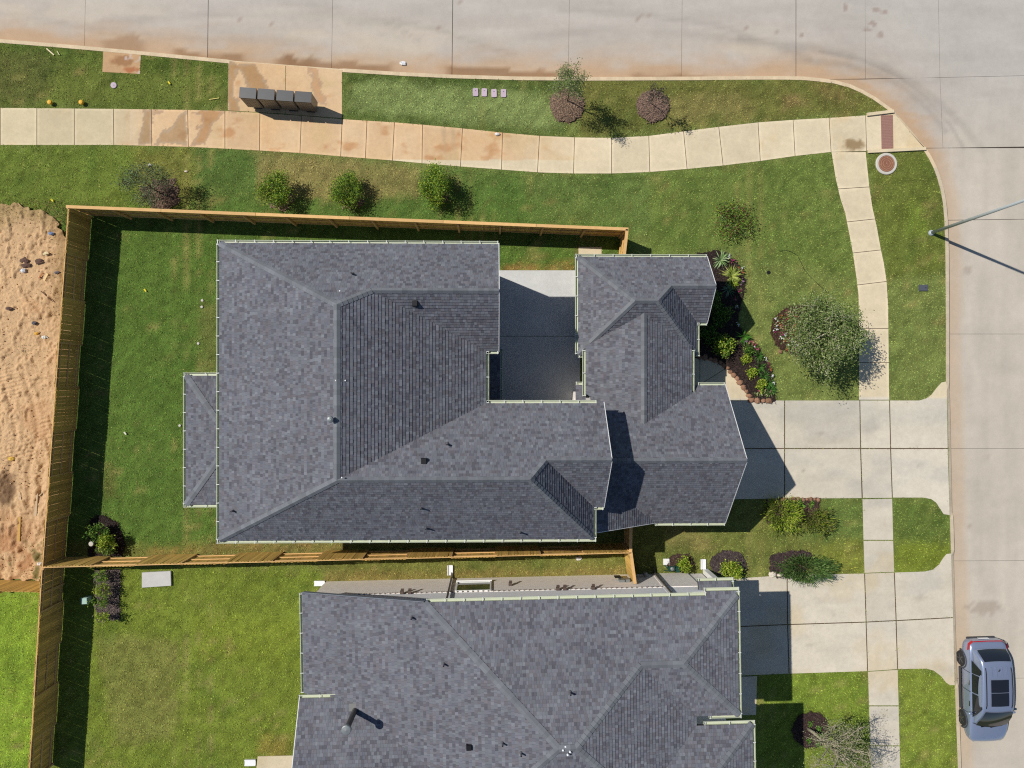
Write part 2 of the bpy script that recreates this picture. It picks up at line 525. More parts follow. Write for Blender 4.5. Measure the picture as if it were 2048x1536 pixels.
TYRES = [([(1120, 20), (1300, 30), (1440, 52), (1560, 95), (1620, 118)], 8, .12), ([(200, 45), (420, 30), (640, 28), (800, 40)], 8, .09), ([(1040, 75), (1200, 60), (1400, 70), (1600, 100)], 12, .09), ([(0, 25), (200, 60), (420, 80), (600, 85)], 8, .08),
         ([(1480, 78), (1600, 92), (1690, 108), (1770, 135), (1830, 168), (1880, 208), (1925, 250), (1965, 300)], 11, .14),
         ([(1590, 122), (1690, 128), (1760, 148), (1815, 180), (1855, 215), (1890, 262)], 9, .15),
         ([(1640, 103), (1720, 118), (1800, 155), (1850, 195), (1900, 250), (1930, 300)], 5, .14),
         ([(690, 42), (790, 44), (880, 60), (960, 88), (1030, 108)], 6, .14), ([(770, 45), (810, 62), (840, 84)], 5, .14),
         ([(560, 5), (620, 12), (700, 20)], 6, .07), ([(1700, 130), (1790, 172), (1850, 230)], 16, .06),
         ([(1970, 560), (1972, 800), (1962, 1000), (1975, 1250)], 22, .05), ([(2030, 300), (2020, 700), (2026, 1100)], 24, .05)]
DROPS = [(1278, 35, 8, 4), (1295, 33, 6, 5), (1492, 58, 5, 5), (1202, 30, 3, 3), (1434, 57, 3, 3), (880, 58, 7, 5), (1604, 70, 5, 4), (1755, 20, 12, 4), (1768, 24, 10, 3),
         (1690, 15, 5, 10), (1745, 48, 8, 5), (1735, 60, 10, 4), (1760, 70, 7, 6), (1940, 1050, 8, 3), (1950, 1187, 4, 3), (1972, 1215, 36, 14), (1552, 65, 3, 4), (920, 3, 5, 3),
         (1950, 985, 3, 4), (1974, 910, 4, 8), (481, 41, 4, 4), (543, 50, 3, 3), (1935, 540, 6, 9)]
def street_col(x, y):
    px, py = w2p(x, y, ZS)
    n1 = fbm(x * .35, y * 1.1, 3); n2 = fbm(x * 1.4, y * 1.4, 9)
    east = sstep(1850, 1950, px) * sstep(60, 330, py)
    st = np.where(east > .5, fbm(x * 2.2, y * .28, 21), fbm(x * .28, y * 2.2, 22))
    c = np.zeros(x.shape + (3,)) + alb(201, 194, 184)
    c = mixc(c, alb(209, 199, 183), east)
    c = mixc(c, alb(196, 190, 181), sstep(1500, 1750, px) * sstep(330, 120, py) * .8)
    c = c * (0.90 + 0.13 * n1 + 0.09 * (st - .5) * 2 + 0.06 * n2)[..., None]
    d = seg_dist(x, y, KERB)
    nn = fbm(x * .8, y * 2.5, 31); ne = fbm(x * 2.5, y * .5, 33)
    north = 1 - east
    w = north * (0.60 * np.exp(-(d / (0.55 + .35 * nn)) ** 2) + .34 * np.exp(-(d / 1.7) ** 2) * sstep(.25, .7, nn) + .15 * np.exp(-(d / 2.6) ** 2))
    w += east * (0.50 * (0.6 + .8 * ne) * sstep(.82 + .35 * (ne - .5), .55, d))
    c = mixc(mixc(c, alb(204, 168, 130), np.clip(w * north, 0, .85)), alb(208, 180, 146), np.clip(w * east, 0, .8))
    # damp silt lying in the north gutter
    for a, b, hgt in ((335, 500, .28), (540, 795, .42), (880, 1130, .40), (195, 300, .75), (560, 640, .5), (1250, 1420, .14)):
        m = sstep(a, a + 25, px) * sstep(b, b - 25, px)
        hh = hgt * (0.55 + .9 * vnoise(px / 24., px * 0, 5))
        c = mixc(c, alb(150, 112, 78), m * sstep(hh + .06, hh - .06, d) * (.45 if a < 330 else .7))
        c = mixc(c, alb(214, 190, 160), m * np.exp(-((d - hh - .09) / .06) ** 2) * .35)
    c = mixc(c, alb(216, 203, 182), (north * sstep(.62, .78, fbm(x * .22, y * .8, 41)) * np.exp(-((d - 1.6) / 1.0) ** 2) * .5))
    for ln, wd, s in TYRES:
        dd = seg_dist(px, py, ln)
        m = sstep(wd * 1.2, wd * .2, dd) * s * (0.55 + 0.7 * vnoise(x * .8, y * .8, 55))
        c = c * (1 - m)[..., None]
    for ex, ey, a, b in DROPS:
        q = np.hypot((px - ex) / a, (py - ey) / b) + (vnoise(px / 3., py / 3., 7) - .5) * .8
        c = mixc(c, alb(140, 104, 88) if ey < 100 else alb(150, 132, 116), sstep(1.1, .7, q) * .42)
    return c * .93
street = empty('street', (0, 0, 0)); tag(street, kind='structure')
J = 0.28                                  # half joint in photo pixels
xs_top = [-340, -70, 176, 419.5, 670, 908.8, 1142, 1367, 1592, 1730]
xs_bot = [-352, -82, 168, 415, 663, 904, 1137, 1363, 1592, 1731]
cells = []
for i in range(len(xs_top) - 1):
    b = 300 if i < 8 else 159
    bot = lambda k: xs_top[k] + (xs_bot[k] - xs_top[k]) * (b + 280) / 420
    JL, JR = [.6 if k in (3, 5, 8) else .25 for k in (i, i + 1)]
    cells.append([(xs_top[i] + JL, -280), (xs_top[i + 1] - JR, -280), (bot(i + 1) - JR, b - (.25 if i == 8 else 0)), (bot(i) + JL, b)])
cells += [[(1730 + J, -280), (1871 - J, -280), (1880 - J, 155 - J), (1730 + J, 159 - J)],
          [(1871 + J, -280), (2520, -280), (2520, 141 - J), (1880 + J, 155 - J)],
          [(1592 + J, 159 + J), (1880 - J, 155 + J), (1886 - J, 296 - J), (1592 + J, 296 - J)],
          [(1880 + J, 155 + J), (2520, 141 + J), (2520, 286 - J), (1886 + J, 296 - J)],
          [(1830, 296 + J), (1886, 296 + J), (2520, 286 + J), (2520, 432 - J), (1830, 441 - J)]]
for a0, a1, b0, b1 in ((441, 432, 668, 668), (668, 668, 897, 897), (897, 897, 1122, 1119), (1122, 1119, 1357, 1354), (1357, 1354, 1590, 1586), (1590, 1586, 1920, 1920)):
    cells.append([(1870, a0 + J), (2520, a1 + J), (2520, b1 - J), (1870, b0 - J)])
for q in cells:
    c = clip_convex(STREET, px_poly(q, ZS))
    if len(c) >= 3: grid_poly('street_slab', c, ZS, 0.11 if (q[0][0] > 1500 and q[0][1] < 200) else 0.2, street_col, M_STREET, street, skirt=0.1)
jf = MB().poly([(*p, ZS - 0.012) for p in ccw(STREET)], tuple(alb(70, 62, 56))).build('joint_filler', M_KERB, street)

def kerb_col(px, py):
    n = RND.uniform(.93, 1.05)
    base = alb(222, 200, 166) if py < 330 else alb(206, 190, 164)
    return tuple(base * n)
DROPPED = [(lambda px, py: 226 <= py <= 295 and px > 1780), (lambda px, py: 768 <= py <= 1026), (lambda px, py: 1108 <= py <= 1368), (lambda px, py: 458 <= px <= 684 and py < 150)]
kerb = empty('kerb', (0, 0, 0)); tag(kerb, kind='structure')
dense = []
for a, b in zip(KERB[:-1], KERB[1:]):
    k = max(1, int(math.hypot(b[0] - a[0], b[1] - a[1]) / 0.3))
    dense += [(a[0] + (b[0] - a[0]) * t / k, a[1] + (b[1] - a[1]) * t / k) for t in range(k)]
dense.append(KERB[-1]); DI = offset(dense, 0.19)
mb = MB(); run = 0.0
def kerb_h(p):
    px, py = w2p(np.array([p[0]]), np.array([p[1]])); px, py = px[0], py[0]
    return any(f(px, py) for f in DROPPED), px, py
for i in range(len(dense) - 1):
    drop, px, py = kerb_h(dense[i]); drop2, _, _ = kerb_h(dense[i + 1])
    za = -0.06 if drop else 0.02; zb = -0.06 if drop2 else 0.02
    ia = -0.004 if drop else 0.02; ib = -0.004 if drop2 else 0.02
    c = kerb_col(px, py)
    a, b, ai, bi = dense[i], dense[i + 1], DI[i], DI[i + 1]
    am = (a[0] * .9 + ai[0] * .1, a[1] * .9 + ai[1] * .1); bm = (b[0] * .9 + bi[0] * .1, b[1] * .9 + bi[1] * .1)
    mb.poly([(*ai, ia), (*bi, ib), (*bm, zb), (*am, za)][::-1], c)
    mb.poly([(*am, za), (*bm, zb), (*b, zb - .02), (*a, za - .02)][::-1], c)
    mb.poly([(*a, za - .02), (*b, zb - .02), (*b, ZS - .1), (*a, ZS - .1)][::-1], tuple(np.array(c) * .95))
    mb.poly([(*ai, ia), (*bi, ib), (*bi, -.2), (*ai, -.2)], c)
    run += math.hypot(b[0] - a[0], b[1] - a[1])
    if run > 6.1 or i == len(dense) - 2:
        mb.build('kerb_section', M_KERB, kerb); mb = MB(); run = 0.0

# ------------------------------------------------------------------ pavement outlines (photo pixels)
SW_TOP = [(-340, 214), (0, 216), (228, 218), (375, 220), (452, 222), (520, 226), (605, 232), (690, 239), (790, 245), (850, 250), (925, 257), (1000, 265), (1080, 272), (1150, 275), (1223, 276), (1298, 272),
          (1367, 263), (1437, 254), (1516, 245), (1586, 240), (1658, 236), (1731, 231), (1786, 227)]
SW_BOT = [(-340, 290), (0, 290), (230, 290), (385, 294), (500, 300), (600, 306), (685, 313), (785, 321), (850, 327), (921, 333), (1000, 339), (1080, 345), (1147, 347), (1223, 347), (1300, 344),
          (1374, 338), (1446, 331), (1520, 322), (1590, 312), (1662, 304), (1733, 302), (1852, 298)]
SW_JT = [-340, -220, -70, 1, 74, 149, 227, 303, 375.5, 450, 520, 603, 684.5, 734, 789, 845, 925, 1005, 1079, 1149, 1223, 1297.5, 1367, 1437.5, 1516, 1586, 1658, 1731]
SW_JB = [-340, -220, -70, 1, 74, 149, 228, 304, 377, 450, 519, 600, 681.5, 731, 785, 844, 921, 1003, 1075, 1147, 1223, 1299.5, 1374, 1446, 1520.5, 1590, 1662, 1733]
def edge_y(line, x):
    return float(np.interp(x, [p[0] for p in line], [p[1] for p in line]))
WALK_L = [(1663, 304), (1672, 360), (1681, 398), (1690, 425), (1700, 475), (1707, 515), (1713, 556), (1717, 590), (1718, 640), (1718, 800)]
WALK_R = [(1731, 303), (1738, 372), (1745, 418), (1753, 452), (1760, 492), (1767, 525), (1773, 564), (1776, 612), (1777, 700), (1778, 800)]
def edge_x(line, y):
    return float(np.interp(y, [p[1] for p in line], [p[0] for p in line]))
D1_TOP = [(1838, 801), (1852, 797), (1863, 789), (1873, 776), (1883, 765), (1893, 763)]
D1_BOT = [(1846, 995), (1862, 998), (1872, 1005), (1879, 1016), (1887, 1028), (1899, 1030)]
D2_TOP = [(1850, 1143), (1866, 1139), (1878, 1129), (1887, 1115), (1893, 1108), (1902, 1107)]
D2_BOT = [(1852, 1337), (1867, 1341), (1882, 1352), (1892, 1365), (1900, 1370), (1909, 1370)]
WETS = [([(286, 222), (304, 220), (304, 289), (276, 290), (279, 270), (287, 255)], (172, 138, 98)),
        ([(358, 225), (374, 221), (377, 291), (308, 289), (318, 268), (330, 260), (345, 252), (352, 236)], (163, 132, 96)),
        ([(385, 221), (449, 221), (442, 234), (428, 250), (410, 290), (384, 291), (395, 262), (404, 246), (399, 234), (388, 226)], (176, 128, 82)),
        ([(304, 220), (330, 220), (322, 229), (306, 231)], (182, 138, 96)),
        ([(455, 124), (511, 127), (517, 140), (524, 152), (531, 165), (536, 182), (500, 180), (492, 165), (484, 146), (472, 142), (469, 160), (468, 190), (478, 200), (480, 224), (455, 223)], (170, 128, 82)),
        ([(610, 133), (635, 136), (640, 160), (648, 185), (652, 210), (630, 205), (622, 180), (626, 155)], (196, 150, 110))]
def walk_col(x, y):
    px, py = w2p(x, y)
    top = py < 320
    c = np.zeros(x.shape + (3,)) + alb(224, 208, 176)
    dr = (py > 795) & (px > 1440)
    c = mixc(c, alb(216, 206, 187), dr * 1.0) * (1 + .10 * (fbm(x * .35, y * 2.6, 47) - .5))[..., None]
    c = mixc(c, alb(212, 196, 160), (top & (px < 260)) * .8)
    org = sstep(200, 330, px) * sstep(1230, 960, px) * top
    c = mixc(c, alb(222, 184, 140), org * (0.55 + .5 * fbm(x * .7, y * .9, 4)))
    c = mixc(c, alb(196, 140, 92), org * sstep(.58, .80, fbm(x * 1.1, y * 1.6, 8)) * .7)
    c = mixc(c, alb(190, 165, 130), (sstep(840, 870, px) * sstep(925, 905, px) * top) * sstep(.45, .7, fbm(x * 2.4, y * .4, 12)) * .7)
    c = mixc(c, alb(214, 186, 138), top * sstep(.55, .8, fbm(x * .8, y * .8, 15)) * .5)
    jx, jy = (fbm(px / 14., py / 14., 61) - .5) * 16, (fbm(px / 14., py / 14., 62) - .5) * 16
    for poly, col in WETS:
        m = pip(px + jx, py + jy, poly)
        c = mixc(c, alb(*col), m * .72)
        e = seg_dist(px + jx, py + jy, poly + poly[:1])
        c = mixc(c, alb(186, 168, 146), np.exp(-((e - 2) / 2.2) ** 2) * m * .55)
    q = np.hypot((px - 1706) / 25, (py - 291) / 15) + (fbm(px / 8., py / 8., 71) - .5) * .9
    c = mixc(c, alb(140, 108, 62), sstep(1.1, .5, q) * .75)
    # driveway: cool damp film and darker tyre paths
    c = mixc(c, alb(188, 186, 176), dr * sstep(.5, .75, fbm(x * .35, y * .9, 25)) * .45)
    c = mixc(c, alb(150, 148, 140), sstep(1.2, .3, np.hypot((px - 1738) / 32, (py - 852) / 24) + (fbm(x * 2, y * 2, 28) - .5)) * .5)
    c = mixc(c, alb(190, 187, 174), sstep(30, 5, np.abs(py - 832)) * (px > 1560) * (px < 1895) * .5)
    for ex, ey, a, b, k in ((1640, 868, 9, 5, .3), (1606, 940, 6, 4, .35), (1664, 1226, 8, 5, .3), (1838, 1196, 14, 9, .25), (1690, 925, 5, 3, .3), (1840, 930, 4, 3, .3), (1620, 1290, 12, 6, .22), (1660, 880, 60, 10, .12), (1650, 955, 70, 9, .10), (1680, 1200, 70, 9, .12), (1670, 1300, 80, 10, .10)):
        q = np.hypot((px - ex) / a, (py - ey) / b) + (fbm(px / 5., py / 5., int(ex)) - .5) * 1.1
        c = mixc(c, alb(120, 112, 100), sstep(1.1, .4, q) * k)
    d2 = (py > 1100) * sstep(.5, .8, fbm(x * .6, y * .6, 35))
    c = mixc(c, alb(210, 190, 150), d2 * .5)
    c = mixc(c, alb(222, 200, 160), ((px > 1770) & (px < 1900) & (py < 330)) * .4)
    # silt along the slab edges on the north walk
    return c * (0.95 + 0.1 * fbm(x * 3, y * 3, 45))[..., None]

def filler(parent, poly):
    MB().poly([(*q, .005) for q in ccw(px_poly(poly))], tuple(alb(96, 78, 62))).build('joint_filler', M_KERB, parent)
PAVED = []                                # outlines in photo pixels, grass stays off them
ZW = 0.012
sidewalk = empty('sidewalk', (0, 0, 0)); tag(sidewalk, kind='structure')
for i in range(len(SW_JT) - 1):
    a, b = SW_JT[i] + .6, SW_JT[i + 1] - .6; a2, b2 = SW_JB[i] + .6, SW_JB[i + 1] - .6
    tops = [(a, edge_y(SW_TOP, a))] + [p for p in SW_TOP if a + 2 < p[0] < b - 2] + [(b, edge_y(SW_TOP, b))]
    bots = [(a2, edge_y(SW_BOT, a2))] + [p for p in SW_BOT if a2 + 2 < p[0] < b2 - 2] + [(b2, edge_y(SW_BOT, b2))]
    q = tops + bots[::-1]
    grid_poly('paving_slab', px_poly(q), ZW + RND.uniform(0, .004), 0.07, walk_col, M_WALK, sidewalk, skirt=0.12, border=True)
PAVED.append(SW_TOP + SW_BOT[::-1]); filler(sidewalk, SW_TOP + SW_BOT[::-1])
RAMP = [(1731.6, 231), (1786, 228), (1790, 229), (1834, 280), (1848, 296), (1733.6, 301)]
grid_poly('ramp_slab', px_poly(RAMP), 0.006, 0.09, walk_col, M_WALK, sidewalk, skirt=0.12)
for a, b in (((1733, 230), (1786, 223.5)), ((1735, 304), (1850, 298))):
    mb = MB(); p, q = at(*a), at(*b)
    mb.bar((p.x, p.y, .03), (q.x, q.y, .03), 0.15, 0.16, tuple(alb(224, 206, 172))); mb.build('ramp_kerb', M_KERB, sidewalk)
wj = [303.6, 378, 444, 506, 570, 657, 725, 800]
wjr = [303.6, 374, 438, 500, 563, 657, 725, 800]
for i in range(len(wj) - 1):
    l = [(edge_x(WALK_L, wj[i]), wj[i] + .6)] + [p for p in WALK_L if wj[i] + 2 < p[1] < wj[i + 1] - 2] + [(edge_x(WALK_L, wj[i + 1]), wj[i + 1] - .6)]
    r = [(edge_x(WALK_R, wjr[i]), wjr[i] + .6)] + [p for p in WALK_R if wjr[i] + 2 < p[1] < wjr[i + 1] - 2] + [(edge_x(WALK_R, wjr[i + 1]), wjr[i + 1] - .6)]
    grid_poly('paving_slab', px_poly(l + r[::-1]), ZW + RND.uniform(0, .004), 0.09, walk_col, M_WALK, sidewalk, skirt=0.12, border=True)
PAVED.append(WALK_L + WALK_R[::-1]); filler(sidewalk, WALK_L + WALK_R[::-1])
for l0, r0, l1, r1 in (((1725, 998), (1784, 997), (1727, 1080), (1786, 1080)), ((1727, 1081), (1786, 1081), (1729, 1146), (1788, 1144)),
                       ((1736, 1343), (1795, 1339), (1738, 1411), (1797, 1411)), ((1738, 1412), (1797, 1412), (1740, 1491), (1799, 1491)), ((1740, 1492), (1799, 1492), (1742, 1570), (1801, 1570)),
                       ((1742, 1571), (1801, 1571), (1752, 1900), (1811, 1900))):
    q = [(l0[0], l0[1] + .5), (r0[0], r0[1] + .5), (r1[0], r1[1] - .5), (l1[0], l1[1] - .5)]
    grid_poly('paving_slab', px_poly(q), ZW + RND.uniform(0, .004), 0.12, walk_col, M_WALK, sidewalk, skirt=0.12); PAVED.append(q)
mb = MB()
tp = px_poly([(1761.5, 231), (1785.5, 230), (1786.5, 298), (1763, 299)])
for i in range(8):
    for j in range(22):
        def tq(u, v):
            a = Vector(tp[0]).lerp(Vector(tp[1]), u); b = Vector(tp[3]).lerp(Vector(tp[2]), u); return a.lerp(b, v)
        g = .12
        mb.prism([tuple(tq((i + g) / 8, (j + g) / 22)), tuple(tq((i + 1 - g) / 8, (j + g) / 22)), tuple(tq((i + 1 - g) / 8, (j + 1 - g) / 22)), tuple(tq((i + g) / 8, (j + 1 - g) / 22))], .012, .022)
mb.prism(tp, -.02, .014)
tag(mb.build('tactile_paving', M_TACTILE), 'dull red tactile paving strip in the corner ramp', 'paving')

def drive(name, quads, extra=()):
    d = empty(name, (0, 0, 0)); tag(d, kind='structure')
    for q in list(quads) + list(extra):
        grid_poly('driveway_slab', px_poly(q), ZW + RND.uniform(0, .003), 0.16, walk_col, M_WALK, d, skirt=0.12); PAVED.append(q)
    return d
g = 1.0
dr1 = drive('driveway', [[(1400, 801), (1569 - g, 801), (1569 - g, 897 - g), (1400, 897 - g)], [(1400, 897 + g), (1569 - g, 897 + g), (1569 - g, 997), (1400, 999)],
      [(1569 + g, 801), (1719.5 - g, 801), (1721 - g, 897 - g), (1569 + g, 897 - g)], [(1569 + g, 897 + g), (1721 - g, 897 + g), (1724 - g, 996), (1569 + g, 997)],
      [(1719.5 + g, 801), (1779 - g, 801), (1781 - g, 897 - g), (1721 + g, 897 - g)], [(1721 + g, 897 + g), (1781 - g, 897 + g), (1784.5 - g, 995.5), (1724.5 + g, 996)],
      [(1779 + g, 801)] + D1_TOP + [(1895, 897 - g), (1781 + g, 897 - g)], [(1781 + g, 897 + g), (1895, 897 + g)] + D1_BOT[::-1] + [(1784.5 + g, 995)]])
filler(dr1, [(1405, 802)] + D1_TOP + [(1894, 800), (1897, 1000)] + D1_BOT[::-1] + [(1405, 996)])
dr2 = drive('driveway', [[(1430, 1160), (1574 - g, 1150), (1575 - g, 1249 - g), (1430, 1255 - g)], [(1430, 1255 + g), (1575 - g, 1249 + g), (1578 - g, 1347), (1430, 1353)],
      [(1574 + g, 1150), (1729 - g, 1147), (1732 - g, 1244 - g), (1575 + g, 1249 - g)], [(1575 + g, 1249 + g), (1732 - g, 1244 + g), (1735 - g, 1342), (1578 + g, 1347)],
      [(1729 + g, 1147), (1788.5 - g, 1145), (1792 - g, 1241 - g), (1732 + g, 1244 - g)], [(1732 + g, 1244 + g), (1792 - g, 1241 + g), (1795 - g, 1338), (1735 + g, 1342)],
      [(1788.5 + g, 1145)] + D2_TOP + [(1906, 1235 - g), (1792 + g, 1241 - g)], [(1792 + g, 1241 + g), (1906, 1235 + g)] + D2_BOT[::-1] + [(1795 + g, 1338)],
      [(1470, 1354), (1514, 1352), (1512, 1430), (1470, 1430)]])
filler(dr2, [(1435, 1162)] + D2_TOP + [(1904, 1150), (1906, 1340)] + D2_BOT[::-1] + [(1435, 1350)])
# pads, patio and front walk
def pad(name, polys, z=ZW, cell=.15, col=walk_col):
    d = empty(name, (0, 0, 0)); tag(d, kind='structure')
    for q in polys:
        grid_poly('paving_slab', px_poly(q), z, cell, col, M_WALK, d, skirt=0.14); PAVED.append(q)
    return d
pad('mailbox_pad', [[(457, 122.5), (571, 131), (570, 227.5), (456, 221)], [(572, 131), (684, 140.5), (684, 236.5), (571, 228)]], col=walk_col, cell=.08)
def silt_col(x, y):
    px, py = w2p(x, y)
    c = np.zeros(x.shape + (3,)) + alb(206, 168, 126)
    c = mixc(c, alb(158, 110, 72), sstep(1.1, .6, np.hypot((px - 245) / 26, (py - 122) / 12) + (fbm(px / 9., py / 9., 3) - .5) * .8) * .7)
    c = mixc(c, alb(182, 108, 68), sstep(1.1, .5, np.hypot((px - 262) / 18, (py - 140) / 7) + (fbm(px / 6., py / 6., 4) - .5)) * .8)
    c = mixc(c, alb(214, 200, 190), sstep(.62, .72, fbm(px / 9., py / 9., 5)) * (px > 250) * .7)
    return c
pad('concrete_inlet_pad', [[(207, 99), (282, 107), (280, 148), (205, 144)]], col=silt_col, cell=.06)
def patio_col(x, y):
    return np.zeros(x.shape + (3,)) + alb(214, 214, 210) * (0.93 + .14 * fbm(x * 1.5, y * 1.5, 49))[..., None]
pad('patio', [[(960, 541), (1160, 541), (1160, 672), (960, 672)], [(960, 673), (1160, 673), (1160, 815), (960, 815)]], z=0.05, col=patio_col)
pad('side_pad', [[(1157, 494), (1203, 494), (1203, 512), (1157, 512)]], z=0.02)
pad('front_walk', [[(1380, 716), (1399, 716), (1399, 800), (1380, 800)], [(1400, 716), (1420, 718), (1440, 726), (1452, 736), (1400, 768)], [(1400, 769), (1453, 737), (1466, 750), (1480, 768), (1492, 786), (1498, 800.4), (1400, 800.4)]])
pad('neighbour_patio', [[(516, 1512), (600, 1510), (640, 1640), (500, 1660)]], z=.05)

# ------------------------------------------------------------------ lawn
ZONES = [  # (outline in photo pixels, colour, strength)
    ([(-400, 60), (460, 100), (460, 222), (-400, 222)], (94, 106, 46), 1.0),
    ([(-20, 110), (70, 95), (135, 130), (80, 210), (-20, 210)], (96, 96, 50), .7),
    ([(100, 130), (200, 140), (440, 150), (440, 205), (80, 210)], (108, 116, 52), .7),
    ([(280, 105), (456, 122), (456, 150), (280, 140)], (84, 98, 40), .8),
    ([(688, 140), (1130, 155), (1130, 275), (688, 242)], (84, 98, 46), 1.0),
    ([(702, 172), (760, 158), (900, 172), (1120, 190), (1120, 262), (1000, 250), (700, 222)], (128, 140, 80), .9),
    ([(1150, 155), (1800, 150), (1790, 228), (1560, 240), (1150, 280)], (106, 106, 52), 1.0),
    ([(1320, 195), (1480, 185), (1520, 225), (1340, 245)], (132, 122, 70), .7),
    ([(1560, 195), (1612, 195), (1615, 215), (1570, 218)], (140, 118, 74), .7),
    ([(1630, 160), (1700, 180), (1690, 200), (1620, 180)], (124, 104, 62), .6),
    ([(-400, 290), (395, 290), (395, 430), (-400, 430)], (104, 118, 48), 1.0),
    ([(270, 295), (390, 295), (390, 400), (280, 400)], (122, 116, 56), .7),
    ([(390, 290), (520, 300), (520, 400), (460, 425), (390, 420)], (88, 108, 50), 1.0),
    ([(510, 305), (690, 318), (850, 340), (850, 395), (700, 402), (520, 400)], (138, 126, 74), .95),
    ([(390, 402), (860, 395), (1000, 370), (1100, 400), (1100, 460), (390, 440)], (82, 106, 46), .9),
    ([(840, 330), (1060, 345), (1040, 460), (840, 440)], (84, 108, 48), .8),
    ([(1060, 350), (1300, 345), (1300, 470), (1060, 460)], (94, 112, 54), .8),
    ([(1300, 345), (1660, 306), (1720, 560), (1480, 500), (1300, 520)], (102, 116, 54), 1.0),
    ([(1740, 310), (1860, 300), (1895, 420), (1895, 540), (1780, 560), (1740, 420)], (102, 110, 48), 1.0),
    ([(1815, 405), (1840, 405), (1850, 470), (1810, 470)], (110, 126, 48), .7),
    ([(100, 430), (1260, 450), (1260, 540), (1000, 545), (440, 500), (440, 1120), (90, 1130)], (88, 110, 46), 1.0),
    ([(400, 600), (436, 610), (436, 745), (400, 740)], (108, 104, 56), .6),
    ([(205, 935), (235, 940), (235, 990), (205, 995)], (116, 104, 56), .6),
    ([(120, 1092), (1260, 1080), (1260, 1160), (640, 1180), (640, 1130), (120, 1140)], (112, 112, 54), .9),
    ([(60, 1125), (640, 1135), (640, 1900), (-20, 1900)], (112, 124, 46), 1.0),
    ([(190, 1270), (360, 1280), (350, 1480), (230, 1490)], (126, 120, 66), .55),
    ([(380, 1230), (600, 1240), (600, 1330), (400, 1320)], (118, 128, 44), .6),
    ([(-400, 1180), (88, 1180), (60, 1900), (-400, 1900)], (126, 148, 50), 1.0),
    ([(436, 1084), (700, 1084), (700, 1098), (436, 1100)], (150, 114, 72), .6), ([(300, 1098), (436, 1098), (436, 1112), (300, 1112)], (150, 112, 66), .5),
    ([(650, 1146), (1260, 1136), (1260, 1154), (650, 1166)], (146, 114, 68), .45), ([(520, 1470), (580, 1470), (575, 1512), (520, 1512)], (146, 112, 62), .45),
    ([(1000, 530), (1155, 530), (1155, 545), (1000, 545)], (160, 116, 66), .7),
    ([(1250, 1000), (1730, 998), (1730, 1160), (1250, 1165)], (108, 112, 54), 1.0),
    ([(1640, 1000), (1728, 998), (1728, 1075), (1600, 1078)], (96, 114, 54), .8),
    ([(1630, 1085), (1730, 1080), (1730, 1150), (1650, 1150)], (120, 124, 48), .7),
    ([(1330, 1040), (1400, 1060), (1440, 1100), (1330, 1100)], (132, 118, 70), .7),
    ([(1785, 995), (1900, 995), (1900, 1083), (1785, 1080)], (100, 114, 52), 1.0),
    ([(1785, 1082), (1903, 1084), (1903, 1145), (1785, 1145)], (112, 122, 44), 1.0),
    ([(1500, 1335), (1742, 1335), (1745, 1900), (1500, 1900)], (114, 130, 48), 1.0),
    ([(1795, 1335), (1920, 1335), (1925, 1900), (1795, 1900)], (118, 130, 50), 1.0),
]
def lawn_col(x, y, jit=None):
    px, py = w2p(x, y)
    W = []
    for k in range(4):
        W.append((px + (fbm(px / 34., py / 34., 81 + k) - .5) * 34 + (vnoise(px / 3., py / 3., 181 + k) - .5) * 26, py + (fbm(px / 34., py / 34., 281 + k) - .5) * 34 + (vnoise(px / 3., py / 3., 381 + k) - .5) * 26))
    c = np.zeros(x.shape + (3,)) + alb(112, 122, 62)
    for poly, col, s in ZONES:
        c = mixc(c, alb(*col), sum(pip(a, b, poly) * .25 for a, b in W) * s)
    # straw and dry patches, darker lush clumps, faint sod seams
    n = fbm(x * .45, y * .45, 91); n2 = fbm(x * 2.2, y * 2.2, 92); n3 = fbm(x * .9, y * .9, 95)
    c = mixc(c, alb(156, 136, 82), sstep(.60, .82, n2 * .6 + n * .4) * .55)
    c = mixc(c, alb(58, 86, 34), sstep(.56, .78, n3) * .30)
    seam = np.minimum(np.abs(((x + .05 * vnoise(x, y * 2, 3)) / .61) % 1 - .5), .5) > .475
    sy = np.abs((y / 1.22 + .37 * np.floor(x / .61)) % 1 - .5) > .487
    wk = sstep(.35, .6, fbm(x * .3, y * .3, 97)) * sstep(1900, 1700, py)
    c = mixc(c, alb(134, 128, 70), (seam | sy) * wk * (.6 + .2 * (px < 440)))
    c = c * (0.42 + 0.55 * fbm(x * 5, y * 5, 99) + .62 * vnoise(x * 15, y * 15, 98))[..., None]
    return c * np.array([1.12, 1.15, 1.24])
tag(grid_poly('lawn', BLOCK, 0.0, 0.3, lawn_col, M_LAWN, smooth=False), kind='structure')

